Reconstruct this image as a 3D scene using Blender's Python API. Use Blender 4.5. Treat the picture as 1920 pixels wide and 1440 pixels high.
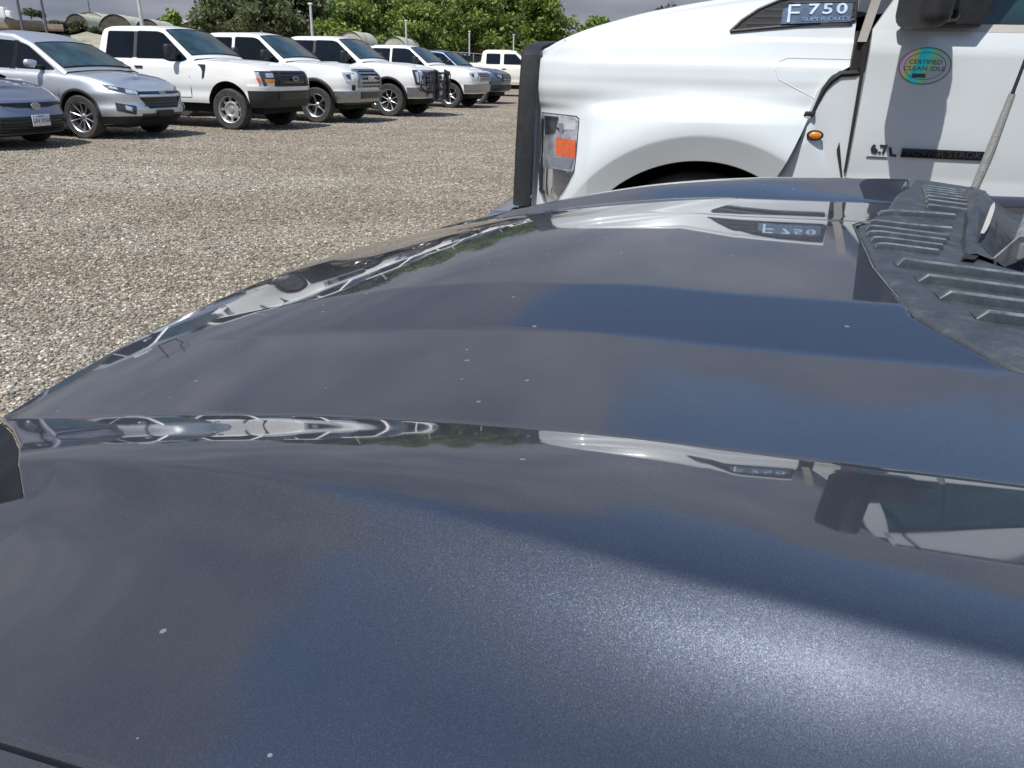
import bpy, bmesh, math, random
import numpy as np
from mathutils import Vector, Matrix
random.seed(7); rng = np.random.default_rng(7)
SC = bpy.context.scene
COL = SC.collection
for o in list(bpy.data.objects): bpy.data.objects.remove(o)
R = math.radians

# ------------------------------------------------------------------ camera
CAM_H = 1.36
FPX, YH, SLOPE = 1442.0, 126.0, 0.0268          # focal length, horizon row and its tilt, at 1920 px width
roll = math.atan(SLOPE); pitch = math.atan((720 - YH) / FPX * math.cos(roll))
fw = Vector((0, math.cos(pitch), -math.sin(pitch))); up = Vector((0, math.sin(pitch), math.cos(pitch))); rt = Vector((1, 0, 0))
cr = rt * math.cos(roll) + up * math.sin(roll); cu = up * math.cos(roll) - rt * math.sin(roll)
cam = bpy.data.cameras.new('camera'); camo = bpy.data.objects.new('camera', cam); COL.objects.link(camo)
mw = Matrix((cr, cu, -fw)).transposed().to_4x4(); mw.translation = (0, 0, CAM_H); camo.matrix_world = mw
cam.sensor_width = 36; cam.lens = FPX / 1920 * 36; cam.clip_start = 0.02; cam.clip_end = 6000
SC.camera = camo

# ------------------------------------------------------------------ sky, sun, exposure
SUN_EL = R(60); SUN_H = (-0.55, -0.835)           # horizontal direction towards the sun
W = bpy.data.worlds.new('World'); SC.world = W; W.use_nodes = True
def build_world():
    nt = W.node_tree; nt.nodes.clear(); N = nt.nodes.new; L = nt.links.new
    sky = N('ShaderNodeTexSky'); sky.sky_type = 'NISHITA'; sky.sun_disc = False
    sky.sun_elevation = SUN_EL; sky.sun_rotation = math.atan2(SUN_H[0], SUN_H[1]); sky.ozone_density = 2.2; sky.air_density = 1.0; sky.dust_density = 0.6
    b1 = N('ShaderNodeBackground'); b1.inputs[1].default_value = 0.15
    L(sky.outputs[0], b1.inputs[0])
    tc = N('ShaderNodeTexCoord'); sep = N('ShaderNodeSeparateXYZ'); L(tc.outputs['Generated'], sep.inputs[0])
    # project direction on a cloud deck so the clouds flatten towards the horizon
    mx = N('ShaderNodeMath'); mx.operation = 'MAXIMUM'; mx.inputs[1].default_value = 0.0; L(sep.outputs[2], mx.inputs[0])
    ad = N('ShaderNodeMath'); ad.operation = 'ADD'; ad.inputs[1].default_value = 0.22; L(mx.outputs[0], ad.inputs[0])
    dv = N('ShaderNodeVectorMath'); dv.operation = 'DIVIDE'; L(tc.outputs['Generated'], dv.inputs[0])
    cb = N('ShaderNodeCombineXYZ'); [L(ad.outputs[0], cb.inputs[i]) for i in range(3)]; L(cb.outputs[0], dv.inputs[1])
    nz = N('ShaderNodeTexNoise'); nz.inputs['Scale'].default_value = 1.15; nz.inputs['Detail'].default_value = 7; nz.inputs['Roughness'].default_value = .52; nz.inputs['Distortion'].default_value = .35
    mp = N('ShaderNodeMapping'); mp.inputs['Location'].default_value = (3.1, 1.7, 0.4); L(dv.outputs[0], mp.inputs[0]); L(mp.outputs[0], nz.inputs[0])
    # coverage: full near the horizon, broken higher up
    el = N('ShaderNodeMapRange'); el.inputs[1].default_value = 0.20; el.inputs[2].default_value = 0.55; el.inputs[3].default_value = 0.40; el.inputs[4].default_value = -0.13
    L(sep.outputs[2], el.inputs[0])
    sm = N('ShaderNodeMath'); sm.operation = 'ADD'; L(nz.outputs[0], sm.inputs[0]); L(el.outputs[0], sm.inputs[1])
    azx = N('ShaderNodeMath'); azx.operation = 'MULTIPLY_ADD'; azx.inputs[1].default_value = -.34; L(sep.outputs[0], azx.inputs[0])
    azy = N('ShaderNodeMath'); azy.operation = 'MULTIPLY_ADD'; azy.inputs[1].default_value = .05; L(sep.outputs[1], azy.inputs[0]); L(sm.outputs[0], azy.inputs[2]); L(azy.outputs[0], azx.inputs[2])
    cov = N('ShaderNodeMapRange'); cov.interpolation_type = 'SMOOTHSTEP'; cov.inputs[1].default_value = 0.55; cov.inputs[2].default_value = 0.68; L(azx.outputs[0], cov.inputs[0])
    n2 = N('ShaderNodeTexNoise'); n2.inputs['Scale'].default_value = 2.2; n2.inputs['Detail'].default_value = 6; L(dv.outputs[0], n2.inputs[0])
    rp = N('ShaderNodeValToRGB'); L(n2.outputs[0], rp.inputs[0])
    rp.color_ramp.elements[0].position = .33; rp.color_ramp.elements[0].color = (0.19, 0.22, 0.28, 1)
    rp.color_ramp.elements[1].position = .70; rp.color_ramp.elements[1].color = (0.36, 0.365, 0.415, 1)
    b2 = N('ShaderNodeBackground'); b2.inputs[1].default_value = 1.0; L(rp.outputs[0], b2.inputs[0])
    mix = N('ShaderNodeMixShader'); L(cov.outputs[0], mix.inputs[0]); L(b1.outputs[0], mix.inputs[1]); L(b2.outputs[0], mix.inputs[2])
    out = N('ShaderNodeOutputWorld'); L(mix.outputs[0], out.inputs[0])
build_world()
sl = bpy.data.lights.new('sun', 'SUN'); sl.energy = 4.7; sl.angle = R(0.53); sl.color = (1.0, 0.965, 0.90)
so = bpy.data.objects.new('sun', sl); COL.objects.link(so); so.location = (-20, -30, 40)
sd = Vector((SUN_H[0] * math.cos(SUN_EL), SUN_H[1] * math.cos(SUN_EL), math.sin(SUN_EL)))
so.rotation_euler = sd.to_track_quat('Z', 'Y').to_euler()
SC.view_settings.view_transform = 'Standard'; SC.view_settings.look = 'None'; SC.view_settings.exposure = 0.1; SC.view_settings.gamma = 1.0
SC.view_settings.use_curve_mapping = False

# ------------------------------------------------------------------ materials
def mat(name, color, rough=.5, metal=0., coat=0., coat_rough=.03, noise=None, bump=None, spec=.5, alpha=None, trans=0., ior=1.5):
    """noise=(scale, amount[, detail]) varies the colour; bump=(scale, strength, distance)"""
    m = bpy.data.materials.new(name); m.use_nodes = True; nt = m.node_tree; p = nt.nodes['Principled BSDF']
    p.inputs['Base Color'].default_value = (*color, 1); p.inputs['Roughness'].default_value = rough; p.inputs['Metallic'].default_value = metal
    p.inputs['Coat Weight'].default_value = coat; p.inputs['Coat Roughness'].default_value = coat_rough
    p.inputs['Specular IOR Level'].default_value = spec; p.inputs['Transmission Weight'].default_value = trans; p.inputs['IOR'].default_value = ior
    tc = nt.nodes.new('ShaderNodeTexCoord')
    if noise:
        nz = nt.nodes.new('ShaderNodeTexNoise'); nz.inputs['Scale'].default_value = noise[0]; nz.inputs['Detail'].default_value = noise[2] if len(noise) > 2 else 5
        nt.links.new(tc.outputs['Object'], nz.inputs[0])
        r = nt.nodes.new('ShaderNodeValToRGB'); a = noise[1]
        r.color_ramp.elements[0].position = .3; r.color_ramp.elements[1].position = .7
        r.color_ramp.elements[0].color = (*[c * (1 - a) for c in color], 1); r.color_ramp.elements[1].color = (*[min(1, c * (1 + a)) for c in color], 1)
        nt.links.new(nz.outputs[0], r.inputs[0]); nt.links.new(r.outputs[0], p.inputs['Base Color'])
        rr = nt.nodes.new('ShaderNodeMapRange'); rr.inputs[3].default_value = rough * .85; rr.inputs[4].default_value = min(1, rough * 1.2)
        nt.links.new(nz.outputs[0], rr.inputs[0]); nt.links.new(rr.outputs[0], p.inputs['Roughness'])
    if bump:
        n3 = nt.nodes.new('ShaderNodeTexNoise'); n3.inputs['Scale'].default_value = bump[0]; n3.inputs['Detail'].default_value = 4
        nt.links.new(tc.outputs['Object'], n3.inputs[0]); b = nt.nodes.new('ShaderNodeBump'); b.inputs['Strength'].default_value = bump[1]; b.inputs['Distance'].default_value = bump[2]
        nt.links.new(n3.outputs[0], b.inputs['Height']); nt.links.new(b.outputs[0], p.inputs['Normal'])
    return m

def sparkle_paint(name, color, coat=1., rough=.43, dirt=True, flake=3000., flake_amt=.7, ior=1.5):
    m = bpy.data.materials.new(name); m.use_nodes = True; nt = m.node_tree; N = nt.nodes.new; L = nt.links.new; p = nt.nodes['Principled BSDF']
    tc = N('ShaderNodeTexCoord'); v = N('ShaderNodeTexVoronoi'); v.inputs['Scale'].default_value = flake; L(tc.outputs['Object'], v.inputs['Vector'])
    sx = N('ShaderNodeSeparateColor'); L(v.outputs['Color'], sx.inputs[0])
    pw = N('ShaderNodeMath'); pw.operation = 'POWER'; pw.inputs[1].default_value = 5; L(sx.outputs[0], pw.inputs[0])
    mr = N('ShaderNodeMapRange'); mr.inputs[3].default_value = .80; mr.inputs[4].default_value = 1 + flake_amt; L(pw.outputs[0], mr.inputs[0])
    vm = N('ShaderNodeVectorMath'); vm.operation = 'SCALE'; vm.inputs[0].default_value = color; L(mr.outputs[0], vm.inputs['Scale'])
    last = vm.outputs[0]
    if dirt:
        # faint film of dust and sparse pale specks and short scratches
        n = N('ShaderNodeTexNoise'); n.inputs['Scale'].default_value = 5; n.inputs['Detail'].default_value = 8; n.inputs['Roughness'].default_value = .65; L(tc.outputs['Object'], n.inputs[0])
        m1 = N('ShaderNodeMapRange'); m1.inputs[1].default_value = .5; m1.inputs[2].default_value = .8; m1.inputs[4].default_value = .06; L(n.outputs[0], m1.inputs[0])
        mxc = N('ShaderNodeMix'); mxc.data_type = 'RGBA'; L(m1.outputs[0], mxc.inputs[0]); L(last, mxc.inputs[6]); mxc.inputs[7].default_value = (.30, .29, .28, 1)
        v2 = N('ShaderNodeTexVoronoi'); v2.inputs['Scale'].default_value = 48; mp = N('ShaderNodeMapping'); mp.inputs['Scale'].default_value = (.8, 1, 1); L(tc.outputs['Object'], mp.inputs[0]); L(mp.outputs[0], v2.inputs['Vector'])
        s2 = N('ShaderNodeSeparateColor'); L(v2.outputs['Color'], s2.inputs[0])
        rad = N('ShaderNodeMapRange'); rad.inputs[1].default_value = .40; rad.inputs[2].default_value = 1; rad.inputs[3].default_value = 0; rad.inputs[4].default_value = .085; L(s2.outputs[1], rad.inputs[0])
        lt = N('ShaderNodeMath'); lt.operation = 'LESS_THAN'; L(v2.outputs['Distance'], lt.inputs[0]); L(rad.outputs[0], lt.inputs[1])
        mx2 = N('ShaderNodeMix'); mx2.data_type = 'RGBA'; f = N('ShaderNodeMath'); f.operation = 'MULTIPLY'; f.inputs[1].default_value = .7; L(lt.outputs[0], f.inputs[0]); L(f.outputs[0], mx2.inputs[0]); L(mxc.outputs[2], mx2.inputs[6]); mx2.inputs[7].default_value = (.62, .60, .56, 1)
        last = mx2.outputs[2]
        # film roughens the coat a little
        cr_ = N('ShaderNodeMapRange'); cr_.inputs[1].default_value = .4; cr_.inputs[2].default_value = .8; cr_.inputs[3].default_value = .012; cr_.inputs[4].default_value = .05; L(n.outputs[0], cr_.inputs[0]); L(cr_.outputs[0], p.inputs['Coat Roughness'])
        inv = N('ShaderNodeMath'); inv.operation = 'SUBTRACT'; inv.inputs[0].default_value = coat; L(f.outputs[0], inv.inputs[1]); L(inv.outputs[0], p.inputs['Coat Weight'])
    else:
        p.inputs['Coat Weight'].default_value = coat; p.inputs['Coat Roughness'].default_value = .02
    L(last, p.inputs['Base Color']); p.inputs['Metallic'].default_value = .8; p.inputs['Coat IOR'].default_value = ior; p.inputs['Roughness'].default_value = rough
    # flake tilt
    vv = N('ShaderNodeVectorMath'); vv.operation = 'SUBTRACT'; vv.inputs[1].default_value = (.5, .5, .5); L(v.outputs['Color'], vv.inputs[0])
    vs = N('ShaderNodeVectorMath'); vs.operation = 'SCALE'; vs.inputs['Scale'].default_value = .15; L(vv.outputs[0], vs.inputs[0])
    ge = N('ShaderNodeNewGeometry'); va = N('ShaderNodeVectorMath'); L(ge.outputs['Normal'], va.inputs[0]); L(vs.outputs[0], va.inputs[1])
    nn = N('ShaderNodeVectorMath'); nn.operation = 'NORMALIZE'; L(va.outputs[0], nn.inputs[0]); L(nn.outputs[0], p.inputs['Normal'])
    return m

M = {}
M['navy'] = sparkle_paint('navy_metallic_paint', (.060, .070, .096), ior=1.95, rough=.41)
M['white'] = mat('white_paint', (.80, .81, .80), .35, coat=.8, noise=(1.3, .03, 4), coat_rough=.04)
M['truck_white'] = mat('truck_white_paint', (.57, .61, .625), .38, coat=.6, noise=(3.2, .055, 9), coat_rough=.08)
M['cream'] = mat('cream_paint', (.76, .74, .66), .4, coat=.6, noise=(1.3, .04))
M['silver'] = sparkle_paint('silver_metallic_paint', (.72, .76, .80), dirt=False, flake=300, flake_amt=.15, rough=.45)
M['greyblue'] = sparkle_paint('grey_blue_paint', (.30, .33, .40), dirt=False, flake=300, flake_amt=.3)
M['slate'] = sparkle_paint('slate_blue_paint', (.12, .15, .24), dirt=False, flake=300, flake_amt=.3)
M['black'] = mat('black_plastic', (.018, .019, .021), .55, noise=(30, .3), bump=(300, .15, .001))
M['gloss_black'] = mat('gloss_black_plastic', (.01, .011, .013), .12)
M['lamp_matte'] = mat('dark_lamp_recess', (.012, .015, .020), .75, noise=(30, .3), spec=.15)
M['rubber'] = mat('tyre_rubber', (.045, .043, .040), .85, noise=(14, .35), bump=(90, .3, .003))
M['seal'] = mat('rubber_seal', (.012, .012, .013), .7, noise=(40, .3))
M['dark'] = mat('dark_underbody', (.01, .01, .01), .9, noise=(8, .3))
M['chrome'] = mat('chrome', (.75, .76, .78), .12, metal=1., noise=(20, .05))
M['alloy'] = mat('alloy_rim', (.62, .63, .64), .3, metal=.9, noise=(20, .08))
M['steel'] = mat('painted_steel_rim', (.50, .50, .49), .4, metal=.6, noise=(20, .1))
M['grey_chrome'] = mat('dull_chrome', (.33, .35, .39), .25, metal=.9, noise=(20, .1))
M['tint'] = mat('tinted_glass', (.006, .010, .016), .03, spec=.25, noise=(2, .2))
M['wind'] = mat('windshield_glass', (.025, .055, .062), .03, spec=.7, noise=(2.5, .7, 3))
M['amber'] = mat('amber_lens', (.75, .12, .01), .2, coat=1., noise=(60, .15))
M['orange'] = mat('orange_lens', (.62, .22, .02), .2, coat=1., noise=(60, .15))
M['lamp'] = mat('lamp_reflector', (.62, .65, .68), .22, metal=.55, coat=.6, noise=(25, .35))
M['lamp_dark'] = mat('lamp_dark_bezel', (.06, .065, .07), .25, metal=.3, noise=(40, .4))
M['clear'] = mat('clear_lens', (.95, .96, .97), .02, trans=1., ior=1.2)
M['plate'] = mat('plate_white', (.66, .66, .64), .5, noise=(20, .08))
M['plate_ink'] = mat('plate_ink', (.05, .07, .12), .5, noise=(20, .2))
M['badge_blue'] = mat('badge_blue', (.05, .07, .12), .3, metal=.4, noise=(20, .2))
M['trim_beige'] = mat('faded_trim', (.42, .40, .37), .6, noise=(8, .1))

# ------------------------------------------------------------------ mesh helpers
def link(o, parent=None):
    COL.objects.link(o)
    if parent: o.parent = parent
    return o
def mk(name, verts, faces, m, parent=None, smooth=True, loc=None, sharp=None):
    me = bpy.data.meshes.new(name); me.from_pydata([tuple(map(float, v)) for v in verts], [], [tuple(int(i) for i in f) for f in faces])
    ms = m if isinstance(m, (list, tuple)) else [m]
    for x in ms: me.materials.append(x)
    if smooth:
        me.polygons.foreach_set('use_smooth', [True] * len(me.polygons))
        if sharp: me.set_sharp_from_angle(angle=R(sharp))
    me.update(); o = bpy.data.objects.new(name, me)
    if loc: o.location = loc
    return link(o, parent)
def empty(name, loc=(0, 0, 0), rz=0, parent=None):
    o = bpy.data.objects.new(name, None); o.location = loc; o.rotation_euler = (0, 0, rz); o.empty_display_size = .2
    return link(o, parent)
def tag(o, label=None, cat=None, group=None, kind=None):
    if label: o['label'] = label
    if cat: o['category'] = cat
    if group: o['group'] = group
    if kind: o['kind'] = kind
    return o
class MB:
    def __init__(s): s.v = []; s.f = []; s.mi = []
    def add(s, v, f, mi=0):
        b = len(s.v); s.v += [tuple(x) for x in v]; s.f += [tuple(b + i for i in q) for q in f]; s.mi += [mi] * len(f)
    def grid(s, P, mi=0, flip=False, closeu=False):
        nu = len(P); nv = len(P[0]); v = [p for row in P for p in row]; f = []
        for i in range(nu if closeu else nu - 1):
            for j in range(nv - 1):
                a = i * nv + j; b = ((i + 1) % nu) * nv + j; q = (a, b, b + 1, a + 1); f.append(q[::-1] if flip else q)
        s.add(v, f, mi)
    def box(s, c, d, bev=0., mi=0, fn=None):
        x, y, z = [k / 2 for k in d]
        if bev <= 0:
            v = [(c[0] + i * x, c[1] + j * y, c[2] + k * z) for i in (-1, 1) for j in (-1, 1) for k in (-1, 1)]
            f = [(0, 1, 3, 2), (4, 6, 7, 5), (0, 4, 5, 1), (2, 3, 7, 6), (0, 2, 6, 4), (1, 5, 7, 3)]
        else:
            bm = bmesh.new(); bmesh.ops.create_cube(bm, size=1)
            for w in bm.verts: w.co = (w.co.x * d[0], w.co.y * d[1], w.co.z * d[2])
            bmesh.ops.bevel(bm, geom=list(bm.edges), offset=min(bev, min(d) * .49), segments=3, affect='EDGES', profile=.5)
            bm.verts.index_update(); v = [(w.co.x + c[0], w.co.y + c[1], w.co.z + c[2]) for w in bm.verts]; f = [tuple(w.index for w in q.verts) for q in bm.faces]; bm.free()
        if fn: v = [fn(*p) for p in v]
        s.add(v, f, mi)
    def tube(s, pts, r, n=8, mi=0, caps=True):
        pts = [Vector(p) for p in pts]; rs = r if isinstance(r, (list, tuple)) else [r] * len(pts); rings = []
        ref = None
        for i, p in enumerate(pts):
            d = (pts[min(i + 1, len(pts) - 1)] - pts[max(i - 1, 0)]).normalized()
            if ref is None: ref = Vector((0, 0, 1)) if abs(d.z) < .9 else Vector((1, 0, 0))
            a = d.cross(ref).normalized(); b = d.cross(a).normalized(); ref = -b if False else ref
            rings.append([p + (a * math.cos(2 * math.pi * k / n) + b * math.sin(2 * math.pi * k / n)) * rs[i] for k in range(n)])
        base = len(s.v); v = [q for r_ in rings for q in r_]; f = []
        for i in range(len(rings) - 1):
            for k in range(n): f.append((i * n + k, i * n + (k + 1) % n, (i + 1) * n + (k + 1) % n, (i + 1) * n + k))
        if caps: f.append(tuple(range(n))[::-1]); f.append(tuple((len(rings) - 1) * n + k for k in range(n)))
        s.add(v, f, mi)
    def lathe(s, prof, c, axis='y', n=32, mi=0):
        """prof: list of (radius, offset along axis)"""
        P = []
        for k in range(n):
            t = 2 * math.pi * k / n; row = []
            for r, h in prof:
                a, b = r * math.cos(t), r * math.sin(t)
                row.append({'y': (c[0] + a, c[1] + h, c[2] + b), 'x': (c[0] + h, c[1] + a, c[2] + b), 'z': (c[0] + a, c[1] + b, c[2] + h)}[axis])
            P.append(row)
        s.grid(P, mi, closeu=True)
    def slab(s, poly, fn, t, mi=0):
        """poly: 2-D outline; fn(a, b, depth) -> point; t thickness (depth 0 .. t)"""
        n = len(poly); v = [fn(a, b, 0) for a, b in poly] + [fn(a, b, t) for a, b in poly]
        f = [tuple(range(n))[::-1], tuple(range(n, 2 * n))] + [(i, (i + 1) % n, n + (i + 1) % n, n + i) for i in range(n)]
        s.add(v, f, mi)
    def build(s, name, m, parent=None, smooth=True, sharp=35, fix=True):
        o = mk(name, s.v, s.f, m, parent, smooth, None, None)
        me = o.data; me.polygons.foreach_set('material_index', s.mi)
        if fix:
            bm = bmesh.new(); bm.from_mesh(me); bmesh.ops.recalc_face_normals(bm, faces=bm.faces); bm.to_mesh(me); bm.free()
        if smooth and sharp: me.set_sharp_from_angle(angle=R(sharp))
        return o
def text_mesh(name, s, m, parent, size, fn, depth=.004, shear=0, bold=0., align='CENTER', sx=1.):
    """flat lettering extruded; fn(a, b, d) maps text plane to place"""
    cu_ = bpy.data.curves.new(name, 'FONT'); cu_.body = s; cu_.size = size; cu_.extrude = .5; cu_.align_x = align; cu_.align_y = 'CENTER'; cu_.shear = shear; cu_.offset = bold
    cu_.resolution_u = 3
    t = bpy.data.objects.new(name, cu_); COL.objects.link(t); dg = bpy.context.evaluated_depsgraph_get()
    me = bpy.data.meshes.new_from_object(t.evaluated_get(dg)); bpy.data.objects.remove(t); bpy.data.curves.remove(cu_)
    for v in me.vertices: v.co = fn(v.co.x * sx, v.co.y, (v.co.z + .5) * depth)
    me.materials.clear(); me.materials.append(m)
    bm = bmesh.new(); bm.from_mesh(me); bmesh.ops.recalc_face_normals(bm, faces=bm.faces); bm.to_mesh(me); bm.free()
    return link(bpy.data.objects.new(name, me), parent)
def lerp(a, b, t): return a + (b - a) * t
def sstep(a, b, x):
    t = np.clip((np.asarray(x, float) - a) / (b - a), 0, 1); return t * t * (3 - 2 * t)
def smooth_poly(pts, n=6):
    """closed Chaikin rounding"""
    for _ in range(n):
        o = []
        for i in range(len(pts)):
            a, b = pts[i], pts[(i + 1) % len(pts)]
            o += [(a[0] * .75 + b[0] * .25, a[1] * .75 + b[1] * .25), (a[0] * .25 + b[0] * .75, a[1] * .25 + b[1] * .75)]
        pts = o
    return pts

def round_poly(pts, r):
    out = []
    n = len(pts)
    for i in range(n):
        a, b, c = Vector(pts[i - 1]), Vector(pts[i]), Vector(pts[(i + 1) % n]); la, lc = (a - b).length, (c - b).length; k = min(r, la * .45, lc * .45)
        p0 = b + (a - b).normalized() * k; p1 = b + (c - b).normalized() * k
        for t in (0, .33, .67, 1): q = p0 * (1 - t) ** 2 + b * 2 * t * (1 - t) + p1 * t * t; out.append((q.x, q.y))
    return out

# ------------------------------------------------------------------ ground
def build_ground():
    m = bpy.data.materials.new('gravel_ground'); m.use_nodes = True; nt = m.node_tree; N = nt.nodes.new; L = nt.links.new; p = nt.nodes['Principled BSDF']
    tc = N('ShaderNodeTexCoord')
    v = N('ShaderNodeTexVoronoi'); v.inputs['Scale'].default_value = 48; v.inputs['Randomness'].default_value = 1; L(tc.outputs['Object'], v.inputs['Vector'])
    s = N('ShaderNodeSeparateColor'); L(v.outputs['Color'], s.inputs[0])
    rp = N('ShaderNodeValToRGB'); L(s.outputs[0], rp.inputs[0]); e = rp.color_ramp.elements
    e[0].position = 0; e[0].color = (.125, .108, .086, 1); e[1].position = 1; e[1].color = (.62, .59, .52, 1)
    for pos, c in ((.25, (.20, .18, .155, 1)), (.5, (.28, .255, .22, 1)), (.75, (.355, .33, .285, 1)), (.9, (.44, .415, .36, 1))): k = e.new(pos); k.color = c
    # dusty patches between: broad tone changes of the lot, paler wheel tracks of crushed rock
    n = N('ShaderNodeTexNoise'); n.inputs['Scale'].default_value = .28; n.inputs['Detail'].default_value = 6; n.inputs['Roughness'].default_value = .6; L(tc.outputs['Object'], n.inputs[0])
    mp = N('ShaderNodeMapping'); mp.inputs['Rotation'].default_value = (0, 0, R(67)); mp.inputs['Scale'].default_value = (.10, .55, 1); L(tc.outputs['Object'], mp.inputs[0])
    n2 = N('ShaderNodeTexNoise'); n2.inputs['Scale'].default_value = 1.0; n2.inputs['Detail'].default_value = 4; L(mp.outputs[0], n2.inputs[0])
    r1 = N('ShaderNodeValToRGB'); L(n.outputs[0], r1.inputs[0]); r1.color_ramp.elements[0].position = .35; r1.color_ramp.elements[1].position = .68
    r1.color_ramp.elements[0].color = (.88, .79, .70, 1); r1.color_ramp.elements[1].color = (1.12, 1.09, 1.04, 1)
    r2 = N('ShaderNodeValToRGB'); L(n2.outputs[0], r2.inputs[0]); r2.color_ramp.elements[0].position = .36; r2.color_ramp.elements[1].position = .66
    r2.color_ramp.elements[0].color = (.90, .855, .815, 1); r2.color_ramp.elements[1].color = (1.15, 1.17, 1.17, 1)
    m1 = N('ShaderNodeMix'); m1.data_type = 'RGBA'; m1.blend_type = 'MULTIPLY'; m1.inputs[0].default_value = 1; L(rp.outputs[0], m1.inputs[6]); L(r1.outputs[0], m1.inputs[7])
    m2 = N('ShaderNodeMix'); m2.data_type = 'RGBA'; m2.blend_type = 'MULTIPLY'; m2.inputs[0].default_value = 1; L(m1.outputs[2], m2.inputs[6]); L(r2.outputs[0], m2.inputs[7])
    n3 = N('ShaderNodeTexNoise'); n3.inputs['Scale'].default_value = 9; n3.inputs['Detail'].default_value = 8; n3.inputs['Roughness'].default_value = .8; L(tc.outputs['Object'], n3.inputs[0])
    r3 = N('ShaderNodeValToRGB'); L(n3.outputs[0], r3.inputs[0]); r3.color_ramp.elements[0].position = .36; r3.color_ramp.elements[1].position = .66; r3.color_ramp.elements[0].color = (.55, .53, .50, 1); r3.color_ramp.elements[1].color = (1.35, 1.34, 1.32, 1)
    m3 = N('ShaderNodeMix'); m3.data_type = 'RGBA'; m3.blend_type = 'MULTIPLY'; m3.inputs[0].default_value = 1; L(m2.outputs[2], m3.inputs[6]); L(r3.outputs[0], m3.inputs[7])
    L(m3.outputs[2], p.inputs['Base Color']); p.inputs['Roughness'].default_value = .9
    b = N('ShaderNodeBump'); b.inputs['Strength'].default_value = .9; b.inputs['Distance'].default_value = .02; b.invert = True; L(v.outputs['Distance'], b.inputs['Height']); L(b.outputs[0], p.inputs['Normal'])
    n_ = 60; xs = np.linspace(-1, 1, n_ + 1); xs = np.sign(xs) * np.abs(xs) ** 3 * 2500
    P = [[(x, y + 20, 0.018 * math.sin(x * .9 + 1) * math.sin(y * .7) if abs(x) < 60 and abs(y) < 60 else 0) for y in xs] for x in xs]
    mb = MB(); mb.grid([[(a, b_, 0) for a, b_, c in r] for r in P]); o = mb.build('gravel_ground', m, fix=False)
    if o.data.polygons[0].normal.z < 0: o.data.flip_normals()
    tag(o, kind='structure', label='brown grey gravel lot')
build_ground()
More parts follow.
